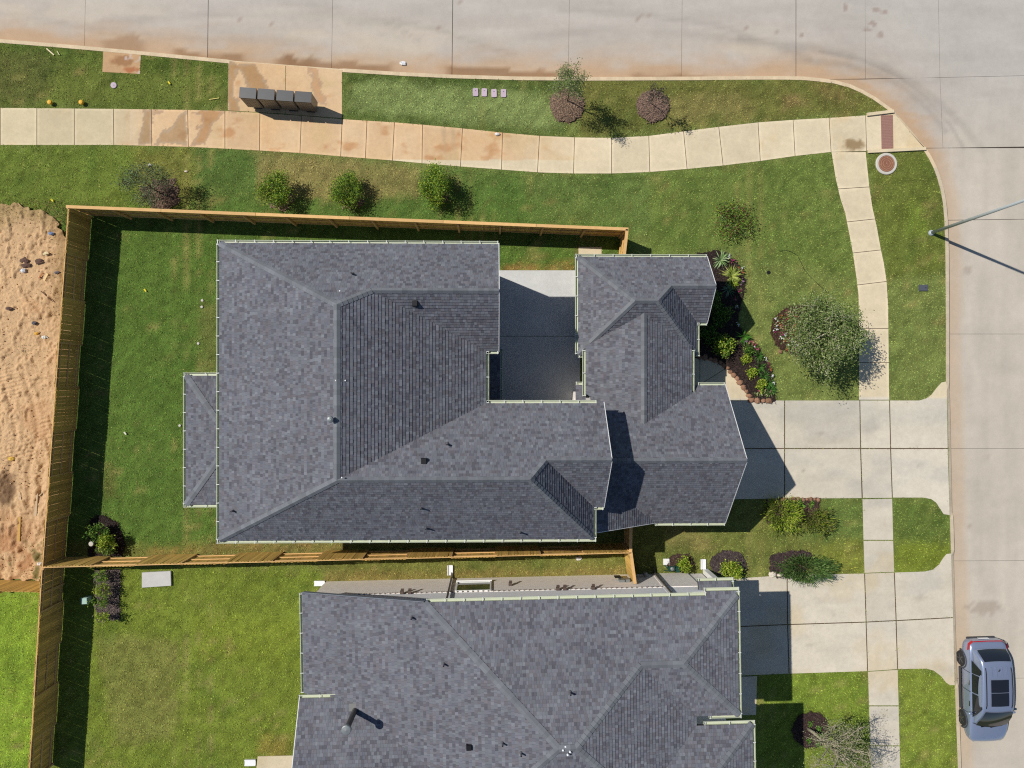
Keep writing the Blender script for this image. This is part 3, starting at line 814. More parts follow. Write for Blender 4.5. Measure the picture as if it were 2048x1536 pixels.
# ------------------------------------------------------------------ bare building lot beyond the west fence
def wobble(poly, amp=.03, step=.12, seed=0):
    out = []; g = random.Random(seed)
    for i in range(len(poly)):
        a = poly[i]; b = poly[(i + 1) % len(poly)]; k = max(1, int(math.hypot(b[0] - a[0], b[1] - a[1]) / step))
        for t in range(k): out.append((a[0] + (b[0] - a[0]) * t / k + g.uniform(-amp, amp), a[1] + (b[1] - a[1]) * t / k + g.uniform(-amp, amp)))
    return out
DIRT_PX = [(-45, 416), (0, 408), (40, 410), (75, 420), (98, 432), (118, 445), (128, 470), (158, 500), (128, 1000), (116, 1100), (106, 1160), (60, 1160), (-45, 1158)]
DIRT_FAR = [(-340, 425), (-150, 420), (-45, 416), (-45, 1158), (-340, 1152)]
def dirt_col(x, y):
    px, py = w2p(x, y)
    c = np.zeros(x.shape + (3,)) + alb(213, 177, 135)
    n = fbm(x * .5, y * .5, 101); n2 = fbm(x * 2.5, y * 2.5, 102)
    c = mixc(c, alb(222, 184, 140), sstep(.45, .75, n) * .7)
    c = mixc(c, alb(192, 140, 96), sstep(.55, .8, fbm(x * .8, y * .8, 103)) * .45)
    c = mixc(c, alb(182, 130, 90), sstep(1000, 1100, py) * sstep(.35, .65, n2) * .7)
    c = mixc(c, alb(176, 150, 106), sstep(475, 425, py + (n2 - .5) * 60) * .9)
    c = mixc(c, alb(166, 136, 96), sstep(95, 125, px + (n2 - .5) * 50) * sstep(700, 560, py) * .8)
    c = mixc(c, alb(108, 108, 62), sstep(.62, .76, fbm(x * 1.6, y * 1.6, 106)) * (sstep(1020, 1060, py) + sstep(470, 430, py)) * .8)
    c = mixc(c, alb(96, 70, 52), sstep(1.15, .7, np.hypot((px - 18) / 24, (py - 978) / 34) + (n2 - .5) * .7) * .75)
    return c * (0.92 + .16 * fbm(x * 6, y * 6, 107))[..., None]
def dirt_z(x, y):
    px, py = w2p(x, y)
    z = .07 * fbm(x * 1.2, y * 1.2, 111) + .06 * (fbm(x * 5, y * 5, 112) - .5)
    m = sstep(680, 740, py) * sstep(960, 900, py) * sstep(.42, .58, fbm(x * .7, y * .5, 113))
    z = z + m * .022 * np.sin((y * 5.0 - x * 1.4 + .8 * fbm(x * .5, y * .5, 114)) * 2 * math.pi) * sstep(.40, .55, fbm(x * 2.2, y * .9, 119)) + .07 * (fbm(x * 11, y * 11, 120) - .5) + .09 * sstep(.5, .72, fbm(x * 3.6, y * 2.6, 122))
    for ln in ([(5, 760), (30, 820), (35, 880), (20, 950)], [(45, 740), (68, 800), (78, 860), (60, 940), (66, 1010)], [(-30, 700), (0, 790), (8, 860), (-10, 930)], [(90, 930), (84, 1000), (70, 1060), (52, 1100)], [(20, 1010), (40, 1070), (30, 1140)]):
        dd = seg_dist(px, py, ln) / 40.
        k = .3 + .9 * fbm(x * 1.7, y * 1.7, 118)
        z = z + k * (-.045 * np.exp(-(dd / .11) ** 2) + .035 * np.exp(-((dd - .25) / .12) ** 2))
    m2 = sstep(930, 1000, py) * sstep(1150, 1090, py)
    z = z + m2 * .22 * fbm(x * 2.5, y * 1.2, 116)
    return z
tag(grid_poly('dirt_lot', wobble(px_poly(DIRT_PX), .12, .2, 3), 0.065, 0.045, dirt_col, M_DIRT, zfn=dirt_z, smooth=True), kind='structure')
grid_poly('far_soil', px_poly(DIRT_FAR), 0.065, 0.15, dirt_col, M_DIRT, bpy.data.objects['dirt_lot'], zfn=dirt_z, smooth=True)

# ------------------------------------------------------------------ mulch beds
def ell(cx, cy, rx, ry, n=22): return [(cx + rx * math.cos(2 * math.pi * k / n), cy + ry * math.sin(2 * math.pi * k / n)) for k in range(n)]
MULCHED = []
def mulch(poly_px, label, col=(62, 46, 40), h=.06, mound=0.0, amp=.035):
    w = wobble(px_poly(poly_px), amp * 1.7, .10, len(MULCHED)); MULCHED.append(poly_px)
    ctr = np.mean(np.array(w), 0); rad = np.max(np.hypot(*(np.array(w) - ctr).T))
    def zf(x, y):
        z = .05 * fbm(x * 9, y * 9, 121)
        return z + mound * np.clip(1 - (np.hypot(x - ctr[0], y - ctr[1]) / rad) ** 2, 0, 1)
    def cf(x, y):
        c = np.zeros(x.shape + (3,)) + alb(*col)
        return c * (0.6 + .9 * fbm(x * 11, y * 11, 123))[..., None]
    o = grid_poly('mulch_bed', w, h - .03, .06, cf, M_MULCH, zfn=zf, skirt=.04)
    rng = np.random.default_rng(len(MULCHED)); W_ = np.array(w); ar = abs(area(w)); n = int(ar * 260)
    q = rng.uniform(W_.min(0) - .12, W_.max(0) + .12, (n * 3, 2)); q = q[pip(q[:, 0] + rng.normal(0, .07, len(q)), q[:, 1] + rng.normal(0, .07, len(q)), w)][:n * 2]; m = len(q)
    zz = h + .015 + mound * np.clip(1 - (np.hypot(q[:, 0] - ctr[0], q[:, 1] - ctr[1]) / rad) ** 2, 0, 1) + rng.uniform(0, .025, m)
    a = rng.uniform(0, math.pi, m); L = rng.uniform(.02, .06, m); b = rng.uniform(.006, .014, m); tl = rng.uniform(-.5, .5, m)
    d = np.stack([np.cos(a) * L, np.sin(a) * L, tl * L * .5], -1); e = np.stack([-np.sin(a) * b, np.cos(a) * b, np.zeros(m)], -1); P = np.column_stack([q, zz])
    v = np.stack([P - d - e, P + d - e, P + d + e, P - d + e], 1).reshape(-1, 3)
    cc = np.repeat(np.array(alb(*col)) * rng.uniform(.45, 2.0, (m, 1)) * np.array([1.06, 1, .94]), 4, 0)
    ch = bpy.data.objects.new('mulch_chips', mesh_np('mulch_chips', v, np.arange(4 * m).reshape(-1, 4), M_DEBRIS, cc, 4)); COL.objects.link(ch); ch.parent = o; ch['kind'] = 'stuff'
    return tag(o, label, 'mulch bed')
BED = [(1392, 506), (1412, 505), (1432, 501), (1450, 507), (1468, 520), (1481, 537), (1489, 560), (1487, 585), (1480, 610), (1474, 632), (1476, 650), (1492, 667), (1512, 690), (1530, 716), (1543, 745), (1548, 775), (1549, 803),
       (1504, 803), (1494, 785), (1480, 765), (1464, 746), (1450, 733), (1438, 725), (1420, 718), (1400, 715), (1372, 714), (1372, 640), (1392, 640)]
mulch(BED, 'long dark mulch bed curving along the front of the corner house', (56, 46, 43))
mulch(ell(1612, 660, 72, 52), 'oval mulch bed around the big grey green tree', (74, 54, 46))
mulch(ell(1133, 211, 34, 34), 'round reddish mulch mound under the leafy street sapling', (126, 106, 90), .05, .18)
mulch(ell(1305, 213, 33, 32), 'round reddish mulch mound under the nearly bare street sapling', (122, 102, 90), .05, .16)
mulch(ell(322, 388, 36, 30), 'brown mulch patch around the sapling by the north fence corner', (104, 86, 74), .03, .05, .13)
mulch(ell(562, 402, 24, 15), 'brown mulch patch under the leftmost round shrub by the north fence', (134, 114, 100), .02, .04, .09)
mulch(ell(702, 406, 23, 14), 'brown mulch patch under the middle round shrub by the north fence', (134, 114, 100), .02, .04, .09)
mulch(ell(876, 395, 20, 11), 'brown mulch patch under the right round shrub by the north fence', (128, 106, 90), .02, .04, .09)
mulch([(1532, 1000), (1638, 997), (1638, 1018), (1612, 1040), (1565, 1046), (1534, 1046)], 'mulch bed by the driveway under two yellow green shrubs', (76, 60, 54))
mulch([(1539, 1115), (1552, 1106), (1600, 1101), (1622, 1104), (1620, 1130), (1590, 1152), (1553, 1155), (1540, 1140)], 'mulch bed beside the lower driveway under a spreading green shrub', (72, 60, 60))
mulch(ell(1456, 1126, 36, 26), 'round mulch bed with a yellow green shrub by the lower house corner', (78, 68, 68))
mulch(ell(1362, 1126, 26, 18), 'small mulch bed with a yellow green shrub between the houses', (80, 64, 58))
mulch([(182, 1036), (205, 1030), (232, 1042), (246, 1068), (250, 1095), (244, 1112), (178, 1112)], 'mulch bed in the back yard corner of the corner house', (52, 42, 40))
mulch([(192, 1140), (240, 1140), (240, 1240), (196, 1242)], 'mulch strip along the fence in the lower back yard', (92, 82, 80))
mulch(ell(1621, 1459, 37, 36), 'round dark mulch bed around the bare branched tree', (66, 52, 50))

# ------------------------------------------------------------------ grass blades over the lawn
def build_grass(n):
    x = NR.uniform(-27, 26, n); y = NR.uniform(-21, 19.5, n)
    px, py = w2p(x, y)
    ok = pip(x, y, BLOCK) & (px > -60) & (px < 1960) & (py > 40) & (py < 1600)
    ex, ey = px + NR.normal(0, 1.3, n), py + NR.normal(0, 1.3, n)
    for q in PAVED: ok &= ~pip(ex, ey, q)
    for q in MULCHED: ok &= ~pip(px, py, q)
    ok &= ~(pip(px, py, DIRT_PX) | pip(px, py, DIRT_FAR)) | ((NR.random(n) < .25) & (fbm(x * 1.6, y * 1.6, 106) > .60) & ((py < 480) | (py > 1020)))
    ok &= ~((x > -11.2) & (x < 9.0) & (y > -6.2) & (y < 5.6) & ~((x > -.3) & (x < 4.2) & (y > 5.5)))
    ok &= ~((x > -8.3) & (x < 10.3) & (y < -9.9))
    x, y = x[ok], y[ok]; m = len(x)
    px, py = w2p(x, y)
    c = lawn_col(x, y)
    j = NR.uniform(.75, 2.25, (m, 1)); hue = NR.normal(0, .06, (m, 1))
    c = c * j * np.concatenate([1 + hue, np.ones((m, 1)), 1 - hue], 1)
    dry = NR.random(m) < .09
    c[dry] = c[dry] * .4 + alb(176, 160, 104) * .45 * NR.uniform(.5, 1.1, (dry.sum(), 1))
    a = NR.uniform(0, 2 * np.pi, m); cl = np.clip(vnoise(x * 5, y * 5, 131) * 1.6 - .2, .35, 1.3); L = NR.uniform(.035, .085, m) * (.6 + .6 * cl); t = NR.uniform(.7, 1.42, m); w = NR.uniform(.010, .022, m)
    dx, dy = np.cos(a), np.sin(a)
    v = np.empty((m, 3, 3))
    v[:, 0] = np.stack([x - dy * w, y + dx * w, np.zeros(m)], -1)
    v[:, 1] = np.stack([x + dy * w, y - dx * w, np.zeros(m)], -1)
    v[:, 2] = np.stack([x + dx * L * np.sin(t), y + dy * L * np.sin(t), .004 + L * np.cos(t)], -1)
    me = mesh_np('grass', v.reshape(-1, 3), np.arange(3 * m).reshape(-1, 3), M_BLADE, np.repeat(c, 3, 0))
    o = bpy.data.objects.new('grass', me); COL.objects.link(o)
    tag(o, 'short green and straw coloured grass covering the lawns', 'grass', kind='stuff')
build_grass(620000)

# ------------------------------------------------------------------ roofs
SH_PAL = [alb(*c, 1.25) for c in ((128, 129, 136), (128, 129, 136), (134, 134, 142), (120, 119, 126), (122, 121, 129), (142, 144, 149), (127, 120, 125), (116, 119, 128), (98, 95, 104), (92, 89, 97), (113, 106, 109), (124, 127, 130))]
_m = sum(SH_PAL) / len(SH_PAL)
SH_PAL = [(c * .62 + _m * .38) * np.array([.86, .885, .905]) for c in SH_PAL]
CAP_COL = np.array(alb(122, 125, 130, 1.25))
def plane(x0, y0, z0, gx, gy):
    """height z0 at (x0, y0), rising by gx per metre of x and gy per metre of y"""
    return (z0 - gx * x0 - gy * y0, gx, gy)
def pz(pl, x, y): return pl[0] + pl[1] * x + pl[2] * y

def shingle_face(poly, pl, parent, seed, tint=1.0, expo=.143):
    g = random.Random(seed)
    gr = Vector((pl[1], pl[2])); s = gr.length; up2 = gr / s
    ev = Vector((up2.y, -up2.x, 0))                              # along the eave
    vv = Vector((up2.x, up2.y, s)).normalized()                  # up the slope
    nn = ev.cross(vv)
    if nn.z < 0: nn = -nn
    O = Vector((poly[0][0], poly[0][1], pz(pl, *poly[0])))
    def uv(p):
        q = Vector((p[0], p[1], pz(pl, *p))) - O
        return (q.dot(ev), q.dot(vv))
    P = ccw([uv(p) for p in poly])
    v0 = min(p[1] for p in P); v1 = max(p[1] for p in P)
    mb = MB(); r = 0
    v = v0
    while v < v1 - 1e-4:
        top = min(v + expo, v1)
        strip = clip_poly(clip_poly(P, 1, v, False), 1, top, True)
        if len(strip) >= 3:
            a = min(p[0] for p in strip); b = max(p[0] for p in strip)
            u = a - g.uniform(0, .4)
            rowk = g.uniform(.96, 1.04)
            while u < b:
                w = g.choice((.09, .11, .12, .13, .15, .17))
                c = clip_poly(clip_poly(strip, 0, u, False), 0, u + w - .004, True)
                if len(c) >= 3 and abs(area(c)) > 2e-4:
                    col = SH_PAL[g.randrange(len(SH_PAL))] * g.uniform(.90, 1.10) * tint * rowk
                    tooth = g.choice((0, 0, .006))
                    def P3(q, lift): return O + ev * q[0] + vv * q[1] + nn * lift
                    lift = lambda q: .006 + (.020 + tooth) * (1 - (q[1] - v) / expo)
                    c = ccw(c)
                    pts = [P3(q, lift(q)) for q in c]
                    mb.poly(pts if (pts[1] - pts[0]).cross(pts[2] - pts[1]).dot(nn) > 0 else pts[::-1], tuple(col))
                    for i in range(len(c)):
                        q0, q1 = c[i], c[(i + 1) % len(c)]
                        if abs(q0[1] - v) < 1e-4 and abs(q1[1] - v) < 1e-4:
                            mb.poly([P3(q0, lift(q0)), P3(q0, -.01), P3(q1, -.01), P3(q1, lift(q1))], tuple(col * .8))
                u += w
        v += expo; r += 1
    o = mb.build('shingles', M_SHINGLE, parent); o['kind'] = 'stuff'
    return o

def ridge_caps(a, b, pla, plb, parent, seed=0):
    """overlapping cap shingles from a to b over the meeting line of two roof planes"""
    g = random.Random(seed); a = Vector(a); b = Vector(b); d = b - a; L = d.length; d.normalize(); mb = MB()
    if b.z > a.z + .05 or abs(b.z - a.z) <= .05: pass
    def side(pl):
        n = Vector((-pl[1], -pl[2], 1)).normalized(); s = d.cross(n).normalized(); return s, n
    sa, na = side(pla); sb, nb = side(plb)
    down = lambda s, pl: s if (s.z < -1e-6) else -s
    # each wing leaves the line towards its own plane
    ctr = Vector((-(pla[1] - plb[1]), -(pla[2] - plb[2]), 0))
    if ctr.length > 1e-6:
        sa = sa if sa.dot(ctr) > 0 else -sa; sb = sb if sb.dot(-ctr) > 0 else -sb
    up = (na + nb).normalized(); k = max(1, int(L / .2)); w = .15
    for i in range(k):
        p = a + d * (L * i / k); q = a + d * (L * (i + 1) / k + .01)
        l0, l1 = up * .052, up * .036
        c = tuple(CAP_COL * g.uniform(.86, 1.14))
        for s in (sa, sb):
            f = [p + l0, q + l1, q + l1 + s * w - up * .004, p + l0 + s * w - up * .004]
            if (f[1] - f[0]).cross(f[2] - f[1]).z < 0: f = f[::-1]
            mb.poly(f, c)
            e = [p + l0 + s * w - up * .004, q + l1 + s * w - up * .004, q + s * w - up * .01, p + s * w - up * .01]
            mb.poly(e, c)
            mb.poly([p + l0, p + l0 + s * w, p + s * w - up * .01, p - up * .01], c)
    o = mb.build('ridge_cap', M_SHINGLE, parent); o['kind'] = 'stuff'
    return o

class Roof:
    def __init__(s, house, name='roof'):
        s.house = house; s.faces = []; s.name = name; s.o = None
    def face(s, poly, pl): s.faces.append((ccw(poly), pl)); return s
    def done(s, seed, tint=1.0):
        mb = MB(); T = .12
        for poly, pl in s.faces:
            top = [(x, y, pz(pl, x, y) - .012) for x, y in poly]; bot = [(x, y, z - T) for x, y, z in top]
            mb.poly(top); mb.poly(bot[::-1])
            for i in range(len(top)):
                j = (i + 1) % len(top); mb.poly([top[i], bot[i], bot[j], top[j]])
        s.o = mb.build(s.name, M_DECK, s.house)
        for k, (poly, pl) in enumerate(s.faces): shingle_face(poly, pl, s.o, seed * 31 + k, tint)
        return s.o
    def cap(s, a, b, pla, plb, seed=0):
        za = pz(pla, *a); zb = pz(pla, *b)
        A, B = (*a, za), (*b, zb)
        if zb < za: A, B = B, A                                  # courses run upward
        ridge_caps(A, B, pla, plb, s.o, seed)

HANG = MB().box(0, 0, 0, .03, .17, .012).mesh('gutter_hanger', M_HANGER)
def gutter(house, a, b, z, out, every=.78, w=.14, hang=True):
    """trough along a-b, lying on the 'out' side of the line"""
    a = Vector((*a, z)); b = Vector((*b, z)); o = Vector((*out, 0)).normalized(); mb = MB(); d = (b - a).normalized()
    if d.cross(o).z > 0: a, b = b, a; d = -d
    i0, i1, h, t = .004, w, .10, .006
    def q(p, s, zz): return p + o * s + Vector((0, 0, zz))
    for s0, z0, s1, z1 in ((i0, -.01, i0, -h), (i0, -h, i1 - .02, -h), (i1 - .02, -h, i1, -.02), (i1, -.02, i1 - .02, -.008)):
        mb.poly([q(a, s0, z0), q(b, s0, z0), q(b, s1, z1), q(a, s1, z1)])
    mb.poly([q(a, i1 + t, -.02), q(b, i1 + t, -.02), q(b, i1 - .02 + t, -h - t), q(a, i1 - .02 + t, -h - t)])
    mb.poly([q(a, i1, -.012), q(b, i1, -.012), q(b, i1 + t, -.012), q(a, i1 + t, -.012)])
    mb.poly([q(a, 0, -h - t), q(b, 0, -h - t), q(b, i1 - .02 + t, -h - t), q(a, i1 - .02 + t, -h - t)])
    for p in (a, b): mb.poly([q(p, i0, -.01), q(p, i0, -h), q(p, i1 - .02, -h), q(p, i1, -.02)])
    # fascia board behind the trough
    mb.poly([q(a, 0, .0), q(b, 0, .0), q(b, 0, -.2), q(a, 0, -.2)]); mb.poly([q(a, -.02, -.2), q(b, -.02, -.2), q(b, 0, -.2), q(a, 0, -.2)])
    g = mb.build('gutter', M_GUTTER, house)
    L = (b - a).length; n = max(1, int(L / every))
    if hang:
        for k in range(n + 1):
            h_ = bpy.data.objects.new('gutter_hanger', HANG); COL.objects.link(h_); h_.parent = g
            p = a + d * (min(max(L * k / n, .04), L - .04)) + o * (w / 2)
            h_.location = (p.x, p.y, z - .004); h_.rotation_euler = (0, 0, math.atan2(o.y, o.x) - math.pi / 2 + RND.uniform(-.12, .12))
    return g
def rake_board(house, a, b, za, zb, m=M_TRIM):
    mb = MB(); A = Vector((*a, za - .13)); B = Vector((*b, zb - .13)); mb.bar(A, B, .03, .2)
    return mb.build('rake_board', m, house)
def downspout(house, x, y, z0, z1, m=M_GUTTER, foot=None):
    mb = MB(); mb.box(x, y, (z0 + z1) / 2, .08, .06, z1 - z0)
    if foot: mb.bar((x, y, z0), (x + foot[0], y + foot[1], z0 - .05), .08, .06)
    return mb.build('downspout', m, house)
def pipe_vent(roof, x, y, pl, h=.3, r=.04, base=True):
    z = pz(pl, x, y); mb = MB()
    mb.tube([(x, y, z - .05), (x, y, z + h)], r, 10)
    mb.tube([(x, y, z - .05), (x, y, z + .07)], [r * 2.4, r * 1.3], 10)
    o = mb.build('pipe_vent', M_VENT, roof)
    MB().tube([(x, y, z + h), (x, y, z + h + .004)], r * .8, 10).build('vent_mouth', M_BLACKM, roof)
    return o
def box_vent(roof, x, y, pl, w=.24):
    z = pz(pl, x, y); mb = MB(); mb.box(x, y, z + .06, w, w, .2, taper=.85)
    return mb.build('box_vent', M_BLACKM, roof)
def cap_vent(roof, x, y, pl):
    z = pz(pl, x, y); mb = MB(); mb.tube([(x, y, z - .05), (x, y, z + .28)], .06, 12)
    mb.lathe((x, y, z + .27), [(.11, 0), (.13, .02), (.11, .08), (.04, .11)], 14)
    mb.tube([(x, y, z - .05), (x, y, z + .05)], [.14, .08], 12)
    return mb.build('flue_vent', M_GALV, roof)
def window(house, c, n, w, z0, z1, grid=(2, 2), sill=True):
    """c: point on the wall, n: outward unit vector"""
    n = Vector((*n, 0)); t = Vector((-n.y, n.x, 0)); c = Vector((*c, 0)); mb = MB()
    fw = .07
    for s in (-1, 1): mb.bar(c + t * s * (w / 2) + n * .02 + Vector((0, 0, z0)), c + t * s * (w / 2) + n * .02 + Vector((0, 0, z1)), fw, fw, up=n)
    for z in (z0, z1): mb.bar(c - t * (w / 2) + n * .02 + Vector((0, 0, z)), c + t * (w / 2) + n * .02 + Vector((0, 0, z)), fw, fw)
    for k in range(1, grid[0]):
        p = c + t * (w * (k / grid[0] - .5)) + n * .012; mb.bar(p + Vector((0, 0, z0)), p + Vector((0, 0, z1)), .03, .03, up=n)
    for k in range(1, grid[1]):
        z = z0 + (z1 - z0) * k / grid[1]; mb.bar(c - t * w / 2 + n * .012 + Vector((0, 0, z)), c + t * w / 2 + n * .012 + Vector((0, 0, z)), .03, .03)
    o = mb.build('window', M_TRIM, house)
    p = [c + t * s * w / 2 + n * .006 + Vector((0, 0, z)) for s, z in ((-1, z0), (1, z0), (1, z1), (-1, z1))]
    MB().poly(p).build('pane', M_GLASS, o)
    if sill: MB().bar(c - t * (w / 2 + .06) + n * .05 + Vector((0, 0, z0 - .06)), c + t * (w / 2 + .06) + n * .05 + Vector((0, 0, z0 - .06)), .12, .05).build('sill', M_TRIM, o)
    return o
def wall_box(house, x0, y0, x1, y1, z1, m, name='wall', z0=-.1, gable=None):
    mb = MB(); mb.prism([(x0, y0), (x1, y0), (x1, y1), (x0, y1)], z0, z1)
    if gable:                                                    # (axis, ridge coord, ridge z, eave z)
        ax, rc, rz = gable
        if ax == 'x':                                            # ridge runs along x
            for x in (x0, x1): pass
            mb.v += [(x0, y0, z1), (x0, y1, z1), (x0, rc, rz), (x1, y0, z1), (x1, y1, z1), (x1, rc, rz)]
            n = len(mb.v) - 6
            for f in ((n, n + 2, n + 1), (n + 3, n + 4, n + 5), (n, n + 3, n + 5, n + 2), (n + 1, n + 2, n + 5, n + 4)): mb.f.append(f); mb.c.append(None)
    return mb.build(name, m, house)

# ------------------------------------------------------------------ corner house
H1 = empty('corner_house', (0, 0, 0))
tag(H1, 'dark shingled corner house with courtyard, front gables and pale gutters', 'house')
ez = 5.47; pw, pn = .506, .97                                    # eave height, pitches of the tall body
W, N, S, E = -11.60, 5.98, -6.54, -.40
NWS, NWG = 1.47, .15                                             # north wing: south eave, gable end
SWN, SWG, SWS, SE = -.79, 4.64, -5.18, 4.18
rz = ez + pn * (SWN - S) / 2; ry = (SWN + S) / 2; rx = W + (rz - ez) / pw
P_W = plane(W, 0, ez, pw, 0); P_E = plane(rx, 0, rz, -(rz - ez) / (E - rx), 0)
P_N = plane(0, N, ez, 0, -pn); P_S = plane(0, S, ez, 0, pn)
P_NWS = plane(0, NWS, ez, 0, pn); P_SWN = plane(0, SWN, ez, 0, -pn)
nry = (N + NWS) / 2; nrz = ez + pn * (N - NWS) / 2
hip_n = N - (rz - ez) / pn
nrx = rx + (rz - nrz) / ((rz - ez) / (E - rx))
sex = 1.36; ps = (rz - ez) / (SE - sex); P_SE = plane(SE, 0, ez, -ps, 0)
P_SWS = plane(0, SWS, ez, 0, pn); sry = (SWN + SWS) / 2; srz = ez + pn * (SWN - SWS) / 2; srx = SE - (srz - ez) / ps
R1 = Roof(H1)
R1.face([(W, N), (W, S), (rx, ry), (rx, hip_n)], P_W)
R1.face([(W, N), (rx, hip_n), (nrx, nry), (NWG, nry), (NWG, N)], P_N)
R1.face([(rx, hip_n), (rx, ry), (E, SWN), (E, NWS), (nrx, nry)], P_E)
R1.face([(nrx, nry), (E, NWS), (NWG, NWS), (NWG, nry)], P_NWS)
R1.face([(W, S), (SE, S), (sex, ry), (rx, ry)], P_S)
R1.face([(rx, ry), (sex, ry), (srx, sry), (SWG, sry), (SWG, SWN), (E, SWN)], P_SWN)
R1.face([(sex, ry), (SE, S), (SE, SWS), (srx, sry)], P_SE)
R1.face([(srx, sry), (SE, SWS), (SWG, SWS), (SWG, sry)], P_SWS)
R1.done(1)
R1.cap((rx, hip_n), (rx, ry), P_W, P_E, 1); R1.cap((W, N), (rx, hip_n), P_W, P_N, 2); R1.cap((W, S), (rx, ry), P_W, P_S, 3)
R1.cap((rx, hip_n), (nrx, nry), P_N, P_E, 4); R1.cap((nrx, nry), (NWG, nry), P_N, P_NWS, 5); R1.cap((rx, ry), (sex, ry), P_S, P_SWN, 6)
R1.cap((SE, S), (sex, ry), P_S, P_SE, 7); R1.cap((sex, ry), (srx, sry), P_SWN, P_SE, 8); R1.cap((srx, sry), (SWG, sry), P_SWN, P_SWS, 9)
for a, b, o in (((W, N), (W, S), (-1, 0)), ((W - .14, N), (NWG, N), (0, 1)), ((W - .14, S), (SE + .14, S), (0, -1)), ((E, SWN), (E, NWS), (1, 0)), ((E, NWS), (NWG, NWS), (0, -1)),
                ((E, SWN), (SWG - .3, SWN), (0, 1)), ((SE, S), (SE, SWS), (1, 0)), ((SE, SWS), (SWG, SWS), (0, -1))):
    gutter(H1, a, b, ez - .01, o)
for a, b, za, zb in (((NWG, N), (NWG, nry), ez, nrz), ((NWG, nry), (NWG, NWS), nrz, ez), ((SWG, SWN), (SWG, sry), ez, srz), ((SWG, sry), (SWG, SWS), srz, ez)):
    rake_board(H1, (a[0] + .016, a[1]), (b[0] + .016, b[1]), za + .02, zb + .02)
iw = .36
wall_box(H1, W + iw, S + iw, E - iw, N - iw, ez - .12, M_BRICKC)
wall_box(H1, E - iw - .05, NWS + iw, NWG - iw, N - iw, ez - .1, M_BRICKC, gable=('x', nry, nrz - .25))
wall_box(H1, E - iw - .05, S + iw + .02, SE - iw, SWN - iw, ez - .11, M_BRICKC)
wall_box(H1, 2.0, SWS + iw, SWG - iw, SWN - iw - .01, ez - .1, M_BRICKC, gable=('x', sry, srz - .25))
# roof fittings
for px, py, pl, kind in ((705, 548, P_N, 'p'), (830, 607, P_NWS, 'b'), (664, 838, P_W, 'c'), (895, 888, P_SWN, 'p'), (848, 922, P_SWN, 'b'), (843, 1016, P_S, 'p'), (853, 1056, P_S, 'p'),
                         (1040, 1064, P_S, 'p'), (467, 1021, P_W, 'p')):
    z = 6.5
    for _ in range(6): q = at(px, py, z); z = pz(pl, q.x, q.y)
    {'p': pipe_vent, 'b': box_vent, 'c': cap_vent}[kind](R1.o, q.x, q.y, pl)
for px, py, pl in ((672, 761, P_W), (691, 761, P_E), (680, 582, P_N), (684, 955, P_S)):
    z = 8.0
    for _ in range(6): q = at(px, py, z); z = pz(pl, q.x, q.y)
    MB().lathe((q.x, q.y, z - .02), [(.03, 0), (.03, .06), (.02, .07)], 10).build('roof_anchor', M_WHITE, R1.o)

# front body A (hipped, small east gable), link body C, garage G
az, pa = 2.83, .9
AW, AN, AE, AS = 3.85, 5.92, 9.35, 1.42
ary = (AN + AS) / 2; arz = az + pa * (AN - AS) / 2; ah = (AN - AS) / 2
PA_W = plane(AW, 0, az, pa, 0); PA_E = plane(AE, 0, az, -pa, 0); PA_N = plane(0, AN, az, 0, -pa); PA_S = plane(0, AS, az, 0, pa)
AGS, AGX = 2.92, 9.85; agy = (AN + AGS) / 2; agz = az + pa * (AN - AGS) / 2; agx = AE - (agz - az) / pa; PA_GS = plane(0, AGS, az, 0, pa)
CE_, CW_, cz, cx = 9.02, 4.15, 3.18, 6.585; crz = 4.4; pcw = (crz - cz) / (cx - CW_); pce = (crz - cz) / (CE_ - cx)
PC_W = plane(CW_, 0, cz, pcw, 0); PC_E = plane(CE_, 0, cz, -pce, 0)
GN, GS, GX, gz = -.03, -6.38, 10.69, 2.83; gry = (GN + GS) / 2; pg = .925; grz = gz + pg * (GN - GS) / 2
PG_N = plane(0, GN, gz, 0, -pg); PG_S = plane(0, GS, gz, 0, pg); WX = 4.36
cny = AS + (crz - az) / pa; cny_e = AS + (cz - az) / pa; csy = GN - (crz - gz) / pg; csy_e = GN - (cz - gz) / pg
R2 = Roof(H1, 'front_roof')
ax0, ax1 = AW + ah, AE - ah
R2.face([(AW, AN), (AW, AS), (ax0, ary)], PA_W)
R2.face([(AW, AN), (ax0, ary), (ax1, ary), (agx, agy), (AGX, agy), (AGX, AN)], PA_N)
R2.face([(ax1, ary), (AE, AS), (AE, AGS), (agx, agy)], PA_E)
R2.face([(agx, agy), (AE, AGS), (AGX, AGS), (AGX, agy)], PA_GS)
R2.face([(ax0, ary), (AW, AS), (CW_, AS), (CW_, cny_e), (cx, cny), (CE_, cny_e), (CE_, AS), (AE, AS), (ax1, ary)], PA_S)
R2.face([(CW_, cny_e), (CW_, csy_e), (cx, csy), (cx, cny)], PC_W)
R2.face([(cx, cny), (cx, csy), (CE_, csy_e), (CE_, cny_e)], PC_E)
t_v = csy_e
R2.face([(GX, GN), (GX, gry), (WX, gry), (WX, csy_e - .12), (CW_ + .2, csy_e - .12), (cx, csy), (CE_, csy_e), (CE_ + .1, GN)], PG_N)
sx, pse = 7.42, .72
PS_E = plane(sx, 0, gz, -pse, 0)
vy = GS + pse * (sx - WX) / pg
R2.face([(GX, GS), (sx, GS), (WX, vy), (WX, gry), (GX, gry)], PG_S)
R2.face([(sx, GS), (WX, GS), (WX, vy)], PS_E)
R2.done(2)
